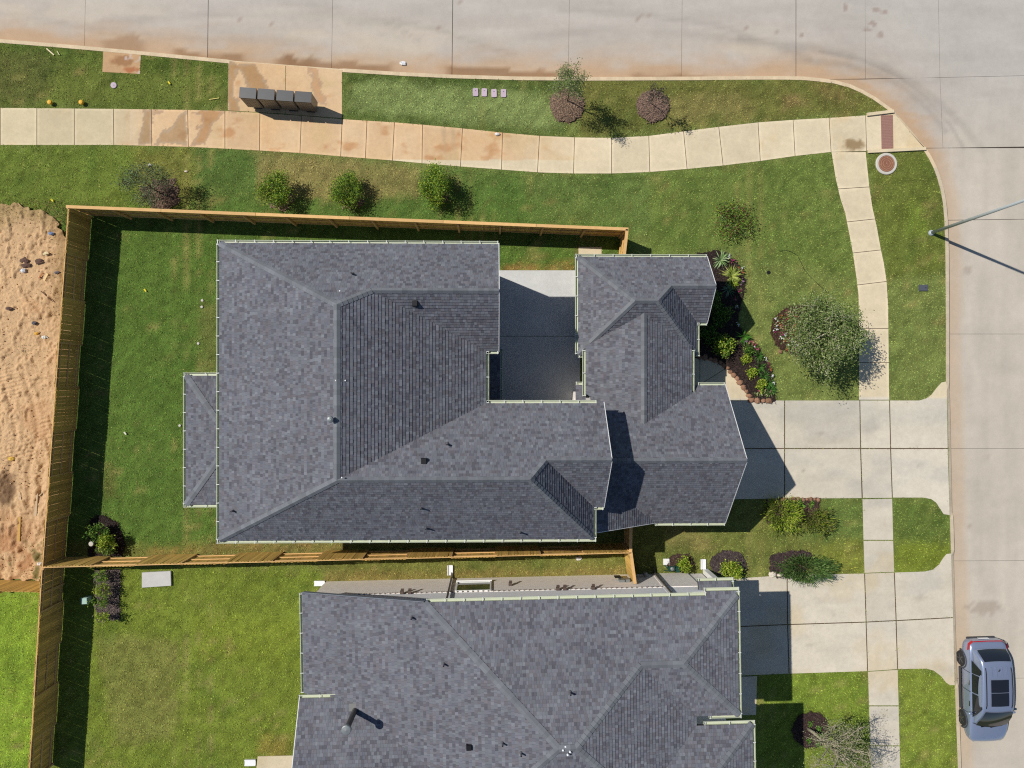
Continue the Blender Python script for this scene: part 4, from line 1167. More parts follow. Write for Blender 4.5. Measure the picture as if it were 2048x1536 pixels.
R2.cap((AW, AN), (ax0, ary), PA_W, PA_N, 1); R2.cap((AW, AS), (ax0, ary), PA_W, PA_S, 2); R2.cap((ax0, ary), (ax1, ary), PA_N, PA_S, 3); R2.cap((ax1, ary), (agx, agy), PA_N, PA_E, 4)
R2.cap((agx, agy), (AGX, agy), PA_N, PA_GS, 5); R2.cap((AE, AS), (ax1, ary), PA_E, PA_S, 6); R2.cap((cx, cny), (cx, csy), PC_W, PC_E, 7); R2.cap((WX, gry), (GX, gry), PG_N, PG_S, 8)
for a, b, z, o in (((AW, AN), (AW, AS), az, (-1, 0)), ((AW - .14, AN), (AGX, AN), az, (0, 1)), ((AE, AGS), (AE, AS - .1), az, (1, 0)), ((AE, AGS), (AGX, AGS), az, (0, -1)),
                   ((AW, AS), (CW_ + .1, AS), az, (0, -1)), ((CE_, 1.62), (CE_, -.62), cz, (1, 0)), ((CW_, 1.62), (CW_, -.52), cz, (-1, 0)), ((9.4, GN), (GX, GN), gz, (0, 1)), ((sx, GS), (GX, GS), gz, (0, -1))):
    gutter(H1, a, b, z - .01, o)
for a, b, za, zb in (((AGX, AN), (AGX, agy), az, agz), ((AGX, agy), (AGX, AGS), agz, az), ((GX, GN), (GX, gry), gz, grz), ((GX, gry), (GX, GS), grz, gz), ((sx, GS), (WX, GS), gz, pz(PS_E, WX, 0))):
    if a[0] == b[0]: rake_board(H1, (a[0] + .016, a[1]), (b[0] + .016, b[1]), za + .02, zb + .02)
    else: rake_board(H1, (a[0], a[1] - .016), (b[0], b[1] - .016), za + .02, zb + .02)
wall_box(H1, AW + iw, AS + iw, AE - iw, AN - iw, az - .1, M_BRICKC)
wall_box(H1, AE - iw - .3, AGS + iw, AGX - iw, AN - iw - .01, az - .1, M_BRICKC, gable=('x', agy, agz - .25))
wall_box(H1, CW_ + iw, -1.0, CE_ - iw, AS + iw + .1, cz - .1, M_BRICKC)
wall_box(H1, 4.2, GS + iw, GX - iw, GN - iw, gz - .1, M_BRICKC, gable=('x', gry, grz - .25))
mb = MB(); mb.v += [(4.3, GS + iw + .012, gz - .3), (sx - .6, GS + iw + .012, gz - .3), (4.3, GS + iw + .012, pz(PS_E, 4.3, 0) - .15)]; mb.f.append((0, 1, 2)); mb.c.append(None); mb.build('gable_wall', M_BRICKC, H1)
# rear porch roof (west) and low courtyard roof
PWx, PNy, PSy, pz0 = -14.10, .42, -5.45, 2.83
pm = (PNy + PSy) / 2; pxm = PWx + 2.35; pp = .36
PP_W = plane(PWx, 0, pz0, pp, 0); pzt = pz0 + pp * 2.35; ppn = (pzt - pz0) / (PNy - pm)
PP_N = plane(0, PNy, pz0, 0, -ppn); PP_S = plane(0, PSy, pz0, 0, ppn); PX1 = W + iw
R3 = Roof(H1, 'porch_roof')
R3.face([(PWx, PNy), (PWx, PSy), (pxm, pm)], PP_W)
R3.face([(PWx, PNy), (pxm, pm), (PX1, pm), (PX1, PNy)], PP_N)
R3.face([(PWx, PSy), (PX1, PSy), (PX1, pm), (pxm, pm)], PP_S)
R3.done(3)
R3.cap((PWx, PNy), (pxm, pm), PP_W, PP_N, 1); R3.cap((PWx, PSy), (pxm, pm), PP_W, PP_S, 2)
for a, b, o in (((PWx, PNy), (PWx, PSy), (-1, 0)), ((PWx - .14, PNy), (PX1, PNy), (0, 1)), ((PWx - .14, PSy), (PX1, PSy), (0, -1))): gutter(H1, a, b, pz0 - .01, o)
for y in (PNy - .35, PSy + .35, pm): MB().box(PWx + .35, y, 1.32, .22, .22, 2.7).build('porch_post', M_TRIM, H1)
LP = plane(.22, 0, 2.83, -.3, 0); R4 = Roof(H1, 'courtyard_roof')
R4.face([(.22, SWN - iw), (.22, NWS + .25), (E - iw, NWS + .25), (E - iw, SWN - iw)], LP); R4.done(4)
gutter(H1, (.22, SWN - iw), (.22, NWS + .25), 2.82, (1, 0))
for y in (NWS, -.4): MB().box(.05, y, 1.35, .2, .2, 2.7).build('porch_post', M_TRIM, H1)
# entry corner between courtyard and link body
MB().prism([at2(1146, 783), at2(1156, 783), at2(1157, 803), at2(1144, 803)], -.1, 1.1).build('brick_pier', M_BRICKN, H1)
PQ = plane(3.95, 0, 2.75, .3, 0); R5 = Roof(H1, 'door_roof'); R5.face([(3.75, .0), (3.75, -.9), (4.52, -.9), (4.52, .0)], PQ); R5.done(5)
gutter(H1, (3.75, 0), (4.1, 0), 2.68, (0, 1))
# windows, doors (mostly under the eaves)
xw = W + iw
for y, z0, z1 in ((4.6, .7, 2.3), (2.2, .7, 2.3), (4.6, 3.6, 4.9), (1.6, 3.6, 4.9), (-1.5, 3.6, 4.9), (-4.5, 3.6, 4.9)): window(H1, (xw, y), (-1, 0), 1.5, z0, z1)
for x, z0, z1 in ((-9, .9, 2.3), (-5.5, .9, 2.3), (-9, 3.6, 4.9), (-5, 3.6, 4.9), (-2, 3.6, 4.9)): window(H1, (x, N - iw), (0, 1), 1.2, z0, z1)
for x in (-9, -5, -1, 2.5): window(H1, (x, S + iw), (0, -1), 1.0, 3.7, 4.8)
window(H1, (NWG - iw, 3.7), (1, 0), 1.6, 3.5, 4.9); window(H1, (AGX - iw, 4.42), (1, 0), 1.8, .6, 2.3, (3, 2)); window(H1, (6.3, AN - iw), (0, 1), 1.2, .9, 2.2)
window(H1, (AW + iw, 4.4), (-1, 0), 1.3, .5, 2.3, (2, 3)); window(H1, (AW + iw, 2.8), (-1, 0), 1.3, .5, 2.3, (2, 3))
gd = MB().box(GX - iw + .01, gry, 1.15, .06, 4.7, 2.3)
for k in range(1, 4): gd.box(GX - iw + .03, gry, 2.3 * k / 4, .05, 4.7, .02)
gd.build('garage_door', M_TRIM, H1)
d = MB().box(CE_ - iw + .01, .55, 1.05, .07, .95, 2.1).build('front_door', mat('door_stain', alb(86, 58, 40), .5), H1)
MB().blob((CE_ - iw + .07, .2, 1.0), .035).build('handle', M_BLACKM, d)
for x, y in ((10.25, -6.42), (7.5, -6.42)): downspout(H1, x, GS + iw - .05, .1, gz - .2)
downspout(H1, W + iw - .05, S + .5, .1, ez - .2); downspout(H1, W + iw - .05, N - .5, .1, ez - .2)
MB().prism([at2(1318, 1046), at2(1331, 1045), at2(1331, 1050), at2(1318, 1050)], -.02, .06).build('splash_block', M_PADC, H1)

# ------------------------------------------------------------------ lower neighbour house
O2 = Vector((-3.03, -9.01, 0)); TH = math.radians(1.0)
H2 = empty('neighbour_house', O2, TH)
tag(H2, 'neighbouring house below with low hipped grey roof, pale brick and white siding', 'house')
def loc2(p):
    d = Vector((p[0] - O2.x, p[1] - O2.y)); c, s = math.cos(-TH), math.sin(-TH)
    return (d.x * c - d.y * s, d.x * s + d.y * c)
e2, s2 = 5.93, .335
q = .08
N0 = -q                                                          # north eave (inside the gutter)
PN2 = plane(0, N0, e2, 0, -s2); PW2 = plane(q, 0, e2, s2, 0)
pk = 5.45; zpk = pz(PN2, 0, -pk)
uW = -5.47; SV = -2 * pk + q
UE = 11.42; PE2 = plane(UE, 0, e2, -(zpk - e2) / (UE - 6.15), 0); PS2 = plane(0, SV, e2, 0, s2)
pku = q + (zpk - e2) / s2
# east wing (hip end) and south east wing
BE, BS = 13.22, -5.13; bm = (N0 + BS) / 2; bz = pz(PN2, 0, bm); brx = BE - (bz - e2) / s2; PBE = plane(BE, 0, e2, -s2, 0); PBS = plane(0, BS, e2, 0, s2)
gE = -PE2[1]
blx = UE - (bz - e2) / gE                                        # where the wing ridge meets the east slope
# garage-side wing
VN, VE = -5.54, 13.78; vm = VN - 2.75; vz = e2 + s2 * 2.75; PVN = plane(0, VN, e2, 0, -s2); PVE = plane(VE, 0, e2, -s2, 0); vrx = VE - 2.75; vlx = UE - (vz - e2) / gE
PVS = plane(0, VN - 5.5, e2, 0, s2)
# south west patio gable
GNv, gz2, sg = -4.50, 4.62, .55; PGN = plane(0, GNv, gz2, 0, -sg); grv = GNv - 3.5; grz2 = gz2 + sg * 3.5; PGS = plane(0, GNv - 7.0, gz2, 0, sg)
u0 = q + (gz2 - e2) / s2; u1 = q + (grz2 - e2) / s2
Q = Roof(H2)
Q.face([(q, N0), (uW, N0), (uW, GNv), (u0, GNv), (u1, grv), (q + (grv - SV), grv), (pku, -pk)], PW2)
Q.face([(q, N0), (pku, -pk), (6.15, -pk), (blx, bm), (brx, bm), (BE, N0), (11.95, N0)], PN2)
Q.face([(6.15, -pk), (UE - (e2 + s2 * (-pk - SV) - e2) / gE, -pk), (UE - (vz - e2) / gE, vm), (UE, VN), (UE, BS), (blx, bm)], PE2)
Q.face([(brx, bm), (BE, BS), (BE, N0)], PBE)
Q.face([(blx, bm), (UE, BS), (BE, BS), (brx, bm)], PBS)
Q.face([(vlx, vm), (vrx, vm), (VE, VN), (UE, VN)], PVN)
Q.face([(vrx, vm), (VE, VN - 5.5), (VE, VN)], PVE)
Q.face([(vlx, vm), (UE, VN - 5.5), (VE, VN - 5.5), (vrx, vm)], PVS)
Q.face([(pku, -pk), (q + (grv - SV), grv), (q, SV), (UE, SV), (UE - (grv - SV), grv), (6.15, -pk)], PS2)
Q.face([(u1, grv), (u0, GNv), (uW - .05, GNv), (uW - .05, grv)], PGN)
Q.face([(u1, grv), (uW - .05, grv), (uW - .05, GNv - 7), (u0, GNv - 7)], PGS)
Q.face([(vlx, vm), (UE, VN), (UE, VN - 5.5), (UE, SV), (UE - (grv - SV), grv)], PE2)
Q.done(11, 1.06)
for a, b, p1, p2, k in (((q, N0), (pku, -pk), PN2, PW2, 1), ((pku, -pk), (6.15, -pk), PN2, PS2, 2), ((6.15, -pk), (blx, bm), PN2, PE2, 3), ((blx, bm), (brx, bm), PN2, PBS, 4), ((BE, N0), (brx, bm), PN2, PBE, 5),
                        ((BE, BS), (brx, bm), PBS, PBE, 6), ((VE, VN), (vrx, vm), PVN, PVE, 7), ((pku, -pk), (q, SV), PW2, PS2, 8), ((6.15, -pk), (UE - (grv - SV), grv), PE2, PS2, 9), ((vlx, vm), (vrx, vm), PVN, PVS, 10)):
    Q.cap(a, b, p1, p2, k)
for a, b, z, o in (((.15, N0), (11.95, N0), e2, (0, 1)), ((11.85, N0 + .17), (BE + .14, N0 + .17), e2 - .05, (0, 1)), ((BE, N0 + .17), (BE, BS), e2, (1, 0)), ((UE + .55, BS), (BE + .14, BS), e2, (0, -1)),
                   ((uW, N0), (uW, GNv), pz(PW2, uW, 0), (-1, 0)), ((uW - .1, GNv), (u0 + .1, GNv), gz2, (0, 1)), ((11.75, VN), (VE + .14, VN), e2, (0, 1)), ((VE, VN), (VE, VN - 5.5), e2, (1, 0))):
    gutter(H2, a, b, z - .01, o)
Q2 = Roof(H2, 'eave_return'); Q2.face([(11.95, N0 + .17), (11.95, N0 - .1), (BE, N0 - .1), (BE, N0 + .17)], plane(0, N0, e2 + .012, 0, -s2)); Q2.done(12)
for a, b, za, zb in (((uW, N0), (q, N0), pz(PW2, uW, 0), e2),): rake_board(H2, (a[0], a[1] + .02), (b[0], b[1] + .02), za + .03, zb + .03, mat('grey_fascia', alb(120, 126, 136), .6))
for v0, v1, za, zb in ((GNv, grv, gz2, grz2), (grv, GNv - 7, grz2, gz2)): rake_board(H2, (uW - .07, v0), (uW - .07, v1), za + .02, zb + .02)
# walls: brick below, white siding above
zb_ = 2.42
def lw(x0, y0, x1, y1): wall_box(H2, x0, y0, x1, y1, zb_, M_BRICKN, 'brick_wall')
VW = -.66
wall_box(H2, uW + .1, GNv + .3, 11.0, VW, zb_, M_BRICKN, 'brick_wall')
wall_box(H2, -1.6, SV + .6, UE - .5, VW - .3, zb_, M_BRICKN, 'brick_wall')
wall_box(H2, 10.9, BS + .55, BE - .55, VW + .02, zb_, M_BRICKN, 'brick_wall')
wall_box(H2, 10.0, VN - 5.0, VE - .55, VN - .55, zb_, M_BRICKN, 'brick_wall')
for x0, y0, x1, y1 in ((.5, GNv, UE - .52, VW - .02), (.5, SV + .62, UE - .52, GNv), (10.9, BS + .57, BE - .57, VW - .01), (10.0, VN - 4.98, VE - .57, VN - .57)):
    wall_box(H2, x0, y0, x1, y1, e2 - .12, M_SIDING, 'siding_wall', z0=zb_ - .2)
mb = MB(); mb.prism([(uW + .1, GNv + .3), (.5, GNv + .3), (.5, VW - .02), (uW + .1, VW - .02)], zb_, 3.4)
mb.v += [(uW + .1, VW - .02, 3.6), (.5, VW - .02, 3.6), (.5, VW - .02, e2 - .2)]; mb.f.append((len(mb.v) - 3, len(mb.v) - 1, len(mb.v) - 2)); mb.c.append(None)
mb.v += [(uW + .1, GNv + .3, 3.6), (.5, GNv + .3, 3.6), (.5, GNv + .3, e2 - .2)]; mb.f.append((len(mb.v) - 3, len(mb.v) - 2, len(mb.v) - 1)); mb.c.append(None)
mb.build('siding_wall', M_SIDING, H2)
# soldier course dentils under the siding
den = MB()
u = -3.3
while u < 10.9: den.box(u, VW + .02, zb_ + .005, .05, .05, .05); u += .24
den.build('dentil_course', mat('shadow_brick', alb(120, 108, 100), .9), H2)['kind'] = 'stuff'
w1 = window(H2, (2.0, VW), (0, 1), 1.62, .85, 2.35, (1, 1))
window(H2, (UE + 1.0, VW + .02), (0, 1), .9, 3.8, 5.0, (1, 2)); window(H2, (5.1, VW - .02), (0, 1), 1.9, 3.75, 5.1, (2, 1), False); window(H2, (8.5, VW - .02), (0, 1), 1.2, 4.1, 5.1, (2, 1))
window(H2, (BE - .55, -2.4), (1, 0), 1.6, 3.6, 5.0); 
for u, v in ((.86, VW + .07), (11.0, VW + .09)): downspout(H2, u, v, .12, e2 - .2, mat('downspout_brown', alb(88, 82, 76), .6), foot=(.02, .25))
downspout(H2, uW + .05, VW - .1, .12, 3.6, M_TRIM)
DARKV = mat('wall_vent_paint', alb(92, 78, 70), .6)
for u, z in ((-1.3, 2.5), (-.95, 2.5), (5.95, 2.5), (6.27, 2.5), (7.6, 2.5), (3.75, 1.55)):
    mb = MB(); mb.box(u, VW + .07, z, .16, .14, .16); mb.bar((u + .02, VW + .14, z), (u + .02, VW + .22, z - .08), .15, .02); mb.build('wall_vent', DARKV, H2)
mb = MB(); mb.box(9.15, VW + .06, 1.2, .25, .12, .5); mb.box(9.42, VW + .07, 1.3, .2, .14, .35); mb.build('meter_box', M_GALV, H2)
MB().box(9.0, VW + .16, 1.0, .3, .05, .35).build('meter_lid', M_BLACKM, H2)
mb = MB(); mb.blob((10.45, VW + .14, .55), .13, 3, rough=.05); mb.build('gas_meter', M_GALV, H2)
# covered patio at the south west and small entry roof at the north east
for u, v in ((uW + .25, GNv - .25), (uW + .25, GNv - 3.4)): MB().box(u, v, 2.25, .3, .3, 4.6).build('patio_post', M_TRIM, H2)
PL3 = plane(13.9, 0, 2.9, -.02, -.28)
pl3 = plane(0, -.30, 2.92, 0, -.3); Q3 = Roof(H2, 'entry_roof'); Q3.face([(12.42, -.30), (12.42, -1.2), (13.95, -1.2), (13.95, -.30)], pl3); Q3.done(13)
gutter(H2, (12.4, -.30), (14.09, -.30), 2.9, (0, 1)); gutter(H2, (13.95, -.30), (13.95, -1.2), 2.9, (1, 0))
MB().box(13.6, -.6, 1.4, .25, .25, 2.9).build('entry_post', M_TRIM, H2)
wall_box(H2, 12.5, -2.5, 13.4, -.7, 2.8, M_BRICKN, 'brick_wall')
# roof fittings
for px, py, pl, kind in ((824, 1234, PW2, 'p'), (888, 1327, PW2, 'p'), (1140, 1384, PN2, 'p'), (1005, 1485, PW2, 'p'), (1042, 1505, PW2, 'p'), (938, 1493, PW2, 'b')):
    z = 6.3
    for _ in range(6): w_ = at(px, py, z); l = loc2(w_); z = pz(pl, *l)
    (pipe_vent if kind == 'p' else box_vent)(Q.o, l[0], l[1], pl)
z = 5.0
for _ in range(6): w_ = at(710, 1420, z); l = loc2(w_); z = pz(PGN, *l)
mb = MB(); mb.tube([(l[0], l[1], z - .1), (l[0], l[1], z + 1.75)], .115, 14); fl = mb.build('flue_pipe', mat('flue_steel', alb(96, 94, 92), .45, metal=.6), Q.o)
MB().lathe((l[0], l[1], z + 1.72), [(.17, 0), (.2, .03), (.2, .14), (.17, .16), (.01, .18)], 18).build('flue_cap', M_GALV, Q.o)
MB().box(l[0], l[1] + .05, z + .02, .5, .5, .03).build('flue_flashing', mat('flashing', alb(150, 150, 146), .5, metal=.4), Q.o)
for px, py in ((1131, 1494), (1126, 1500), (1140, 1503), (1135, 1508)):
    l = loc2(at(px, py, 7.75)); MB().lathe((l[0], l[1], pz(PN2, *l) - .02), [(.04, 0), (.04, .07), (.02, .08)], 8).build('roof_anchor', M_WHITE, Q.o)
def splash(px0, py0, px1, py1, label):
    mb = MB(); p = [at2(px0, py0), at2(px1, py0), at2(px1, py1), at2(px0, py1)]
    cx, cy = (p[0][0] + p[2][0]) / 2, (p[0][1] + p[2][1]) / 2; sx, sy = abs(p[1][0] - p[0][0]), abs(p[0][1] - p[2][1])
    mb.box(cx, cy, .03, sx, sy, .06)
    if sx > sy:
        for s in (-1, 1): mb.box(cx, cy + s * sy * .42, .075, sx, sy * .16, .05)
    else:
        for s in (-1, 1): mb.box(cx + s * sx * .42, cy, .075, sx * .16, sy, .05)
    tag(mb.build('splash_block', M_WHITE), label, 'splash block')
splash(895, 1130, 906, 1150, 'white splash block below the brown downspout at the middle of the brick wall')
splash(1401, 1118, 1411, 1138, 'white splash block left of the round mulch bed by the lower house corner')
splash(629, 1161, 650, 1171, 'white splash block at the left end of the pale brick wall')
splash(490, 1518, 512, 1530, 'white splash block beside the covered patio at the bottom edge')

# ------------------------------------------------------------------ fences
FH = 1.93
def picket_mesh(h, w=.134):
    mb = MB(); t = .018; c = .03
    mb.v = [(-w / 2, -t / 2, .03), (w / 2, -t / 2, .03), (w / 2, t / 2, .03), (-w / 2, t / 2, .03), (-w / 2, -t / 2, h - c), (w / 2, -t / 2, h - c), (w / 2, t / 2, h - c), (-w / 2, t / 2, h - c),
            (-w / 2 + c, -t / 2, h), (w / 2 - c, -t / 2, h), (w / 2 - c, t / 2, h), (-w / 2 + c, t / 2, h)]
    mb.f = [(3, 2, 1, 0), (0, 1, 5, 4), (1, 2, 6, 5), (2, 3, 7, 6), (3, 0, 4, 7), (4, 5, 9, 8), (5, 6, 10, 9), (6, 7, 11, 10), (7, 4, 8, 11), (8, 9, 10, 11)]; mb.c = [None] * 10
    return mb.mesh('picket', M_WOOD)
PICK = [picket_mesh(FH - .02 + d) for d in (-.012, 0, .01)]
POSTM = MB().box(0, 0, (FH - .06) / 2, .09, .09, FH - .06).mesh('post', M_RAIL)
def fence(label, a, b, panel=2.13, pattern='alt', first=1, cap=False, group='cedar privacy fences', gap=.004, name='fence'):
    """a, b: base points. side +1 is left of a->b"""
    a = Vector((*a, 0)); b = Vector((*b, 0)); d = b - a; L = d.length; d.normalize(); n = Vector((-d.y, d.x, 0)); rz_ = math.atan2(d.y, d.x)
    root = empty(name, a); tag(root, label, 'fence', group)
    k = max(1, round(L / panel)); pl_ = L / k
    for i in range(k):
        side = first * (1 if i % 2 == 0 else -1) if pattern == 'alt' else first
        m = max(1, int(pl_ / .141)); stp = pl_ / m
        for j in range(m):
            o = bpy.data.objects.new('picket', PICK[RND.randrange(3)]); COL.objects.link(o); o.parent = root
            p = d * (pl_ * i + stp * (j + .5)) + n * (side * .04)
            o.location = (p.x, p.y, RND.uniform(-.006, .006)); o.rotation_euler = (RND.uniform(-.006, .006), RND.uniform(-.004, .004), rz_)
            o.scale = ((stp - gap - RND.choice((0, 0, 0, .004))) / .134, 1, 1)
        off = n * (side * .008)
        for z in (.28, 1.0, FH - .24):
            p = d * (pl_ * i + .01) + off; q_ = d * (pl_ * (i + 1) - .01) + off
            MB().bar((p.x, p.y, z), (q_.x, q_.y, z), .04, .09).build('rail', M_RAIL, root)
        if pattern == 'alt':
            p = d * (pl_ * i) + off * 0 - n * (side * .005); q_ = d * (pl_ * (i + 1)) - n * (side * .005)
            MB().bar((p.x, p.y, FH - .05), (q_.x, q_.y, FH - .05), .035, .04).build('top_rail', M_RAIL, root)
    for i in range(k + 1):
        o = bpy.data.objects.new('post', POSTM); COL.objects.link(o); o.parent = root
        p = d * (pl_ * i) + n * ((-first * .05) if pattern != 'alt' else 0); o.location = (p.x, p.y, -.02); o.rotation_euler = (0, 0, rz_)
    if cap:
        p, q_ = d * -.03, d * (L + .03)
        seg = max(1, round(L / 4.3))
        for i in range(seg):
            u_, v_ = p.lerp(q_, i / seg), p.lerp(q_, (i + 1) / seg - .0006)
            MB().bar((u_.x, u_.y, FH + .018), (v_.x, v_.y, FH + .018), .145, .036).build('cap_rail', M_RAIL, root)
    return root
def topline(px, py): return at2(px, py, FH)
def ft(px, py): return topline(px, py)
# lots: west line, north line, south line and short returns
fence('long west cedar fence of alternating panels beside the bare dirt lot', ft(136, 416), ft(84, 1134), 2.06, 'alt', 1)
fence('lower west cedar fence running off the bottom left edge of the picture', ft(83, 1140), ft(56, 1570), 2.06, 'alt', -1)
fence('north cedar fence with flat cap rail and inner posts', ft(134, 413.5), ft(1256, 458.5), 2.1, 'same', 1, True)
fence('south cedar fence of alternating panels between the two houses', ft(86, 1135), ft(1258, 1106), 2.06, 'alt', 1)
fence('short cedar fence return from the north fence to the front wing', ft(1254, 460), ft(1248, 512), 1.2, 'same', 1, True)
fence('short cedar fence piece from the south fence up to the garage', ft(1261, 1103), ft(1262, 1040), 1.5, 'same', -1, True)
fence('short cedar gate piece from the south fence to the pale brick wall', ft(1262, 1108), ft(1270, 1166), 1.5, 'same', -1, True)
fence('short cedar fence at the far left between the dirt lot and lime lawn', ft(-260, 1176), ft(79, 1187), 2.1, 'same', 1)

# ------------------------------------------------------------------ plants
def leaf_cloud(pts, L, W_, cols, rng, up=.5, axis=None, axis_w=0.0):
    n = len(pts)
    d = rng.normal(0, 1, (n, 3)); d /= np.linalg.norm(d, axis=1)[:, None]
    if axis is not None: d = d * (1 - axis_w) + axis * axis_w; d /= np.linalg.norm(d, axis=1)[:, None] + 1e-9
    nr = rng.normal(0, 1, (n, 3)) + np.array([0, 0, 2.2 * up]); s = np.cross(d, nr); s /= np.linalg.norm(s, axis=1)[:, None] + 1e-9
    L = L * rng.uniform(.65, 1.35, (n, 1)); W_ = W_ * rng.uniform(.7, 1.3, (n, 1))
    v = np.empty((n, 4, 3)); v[:, 0] = pts; v[:, 1] = pts + d * L * .5 + s * W_ * .5; v[:, 2] = pts + d * L; v[:, 3] = pts + d * L * .5 - s * W_ * .5
    c = np.repeat(cols, 4, 0)
    return v.reshape(-1, 3), np.arange(4 * n).reshape(-1, 4), c
def pal_cols(pal, n, rng, jit=.22):
    P = np.array([alb(*c, 1.0) for c in pal]); c = P[rng.integers(0, len(P), n)]
    return c * rng.uniform(1 - jit, 1 + jit, (n, 1))
def woody(name, label, cat, base, crown, radii, n, pal, L=.08, W_=.04, trunk=.05, limbs=9, subs=7, seed=1, bark=(120, 108, 92), spread=.16, low=.3, outward=0.0, group=None, multi=False, up=.5, thick=1.0):
    """base: ground point, crown: centre of the crown (world), radii of the crown"""
    rng = np.random.default_rng(seed); g = random.Random(seed)
    B = Vector((base[0], base[1], 0.0)); Cc = Vector(crown) - B
    root = empty(name, B); tag(root, label, cat, group)
    mb = MB(); bc = tuple(alb(*bark, 1.15)); P = []
    top = Vector((Cc.x, Cc.y, Cc.z + radii[2] * .35))
    def axis_pt(t): return Vector((top.x * t, top.y * t, top.z * t))
    if not multi:
        k = 6; pts = [axis_pt(i / k) + Vector((g.uniform(-.02, .02), g.uniform(-.02, .02), 0)) * (i > 0) for i in range(k + 1)]; pts[0].z = -.05
        mb.tube(pts, [trunk * (1 - .75 * i / k) for i in range(k + 1)], 8, bc)
    for i in range(limbs):
        a = 2 * math.pi * (i + g.uniform(-.35, .35)) / limbs; e = math.asin(max(-1, min(1, g.uniform(-.55, .95)))); r = g.uniform(.7, 1.0)
        end = Cc + Vector((radii[0] * r * math.cos(e) * math.cos(a), radii[1] * r * math.cos(e) * math.sin(a), radii[2] * r * math.sin(e)))
        st = Vector((g.uniform(-.06, .06), g.uniform(-.06, .06), 0)) if multi else axis_pt(g.uniform(low, .95))
        if not multi and st.z > end.z: st = axis_pt(max(.15, min(.9, (end.z - .15) / max(top.z, .1))))
        mid = st.lerp(end, .5) + Vector((g.uniform(-.1, .1), g.uniform(-.1, .1), .12)) * min(radii)
        pts = [st, st.lerp(mid, .6), mid, mid.lerp(end, .6), end]; rr = trunk * .42 * thick
        mb.tube(pts, [rr, rr * .8, rr * .6, rr * .42, rr * .22], 5, bc, cap=False)
        for j in range(subs):
            t = g.uniform(.35, 1.0); s0 = mid.lerp(end, (t - .35) / .65) if t > .35 else mid
            dv = Vector((g.gauss(0, 1), g.gauss(0, 1), g.gauss(.1, .8))); dv.normalize()
            e2_ = s0 + Vector((dv.x * radii[0], dv.y * radii[1], dv.z * radii[2])) * g.uniform(.18, .42)
            mb.tube([s0, s0.lerp(e2_, .5) + Vector((0, 0, .02)), e2_], [rr * .32, rr * .22, rr * .1], 4, bc, cap=False)
            P.append((s0, e2_))
    mb.build('trunk' if not multi else 'stems', M_BARK, root, smooth=True)
    idx = rng.integers(0, len(P), n); A = np.array([p[0] for p in P])[idx]; E_ = np.array([p[1] for p in P])[idx]
    pts = A + (E_ - A) * rng.uniform(.2, 1.1, (n, 1)) + rng.normal(0, 1, (n, 3)) * np.array(radii) * spread
    pts[:, 2] = np.maximum(pts[:, 2], .04)
    ax = None
    if outward:
        ax = pts - np.array([Cc.x, Cc.y, max(Cc.z - radii[2], 0)]); ax /= np.linalg.norm(ax, axis=1)[:, None] + 1e-9
    v, f, c = leaf_cloud(pts, L, W_, pal_cols(pal, n, rng), rng, up, ax, outward)
    o = bpy.data.objects.new('crown' if cat == 'tree' else 'foliage', mesh_np('foliage', v, f, M_LEAF, c, 4)); COL.objects.link(o); o.parent = root
    return root
def wz(px, py, z): p = at(px, py, z); return (p.x, p.y, z)

SAGE = [(134, 148, 88), (110, 130, 66), (152, 162, 108), (88, 112, 52), (166, 172, 126), (100, 124, 66)]
GREEN = [(98, 134, 52), (74, 112, 40), (122, 152, 66), (58, 92, 34), (142, 162, 76)]
LIME = [(150, 172, 50), (126, 156, 44), (172, 186, 70), (98, 132, 36), (184, 190, 86)]
OLIVE = [(112, 124, 66), (88, 104, 50), (134, 140, 84), (70, 84, 42)]
DUSK = [(104, 128, 88), (84, 108, 68), (130, 146, 108), (112, 106, 78)]
woody('oak_tree', 'big grey green tree beside the curving front walk', 'tree', at2(1592, 656), wz(1656, 667, 2.6), (1.88, 2.0, 1.2), 17000, SAGE, .105, .05, .08, 18, 14, 3, (196, 188, 168), .115, up=1.1)
woody('street_sapling', 'thin leafy sapling leaning out over the north street kerb', 'tree', at2(1134, 205), wz(1141, 163, 2.8), (.86, .82, 1.75), 3300, SAGE + [(104, 112, 92)], .075, .036, .035, 11, 7, 5, (110, 98, 84), .13)
woody('street_sapling', 'nearly bare sapling with few dark leaves on the right mulch mound', 'tree', at2(1300, 208), wz(1311, 190, 2.1), (.62, .6, .9), 260, [(74, 62, 66), (70, 78, 56), (96, 92, 80)], .09, .05, .025, 8, 4, 7, (96, 84, 74), .12)
woody('fence_sapling', 'thin blue green sapling outside the north west fence corner', 'tree', at2(322, 388), wz(288, 364, 1.7), (1.4, 1.0, .7), 3000, DUSK, .085, .04, .04, 12, 7, 9, (98, 84, 74), .15)
woody('lawn_tree', 'pale bare branched tree at the bottom right edge', 'tree', at2(1615, 1457), wz(1692, 1513, 3.1), (1.8, 1.5, .95), 6000, [(136, 146, 98), (112, 128, 74), (156, 158, 122), (170, 166, 142)], .07, .03, .085, 17, 14, 13, (176, 166, 144), .14, thick=1.2)
SH = 'round shrubs along the north fence'
woody('round_shrub', 'leftmost round yellow green shrub outside the north fence', 'shrub', at2(560, 390), wz(548, 376, .95), (.86, .84, .72), 5600, LIME[:4] + GREEN, .075, .04, .04, 12, 7, 21, (90, 76, 60), .17, .2, group=SH, multi=True)
woody('round_shrub', 'middle round dark green shrub outside the north fence', 'shrub', at2(702, 395), wz(689, 379, .9), (.86, .86, .72), 5600, GREEN + LIME[:2], .075, .04, .04, 12, 7, 22, (90, 76, 60), .17, .2, group=SH, multi=True)
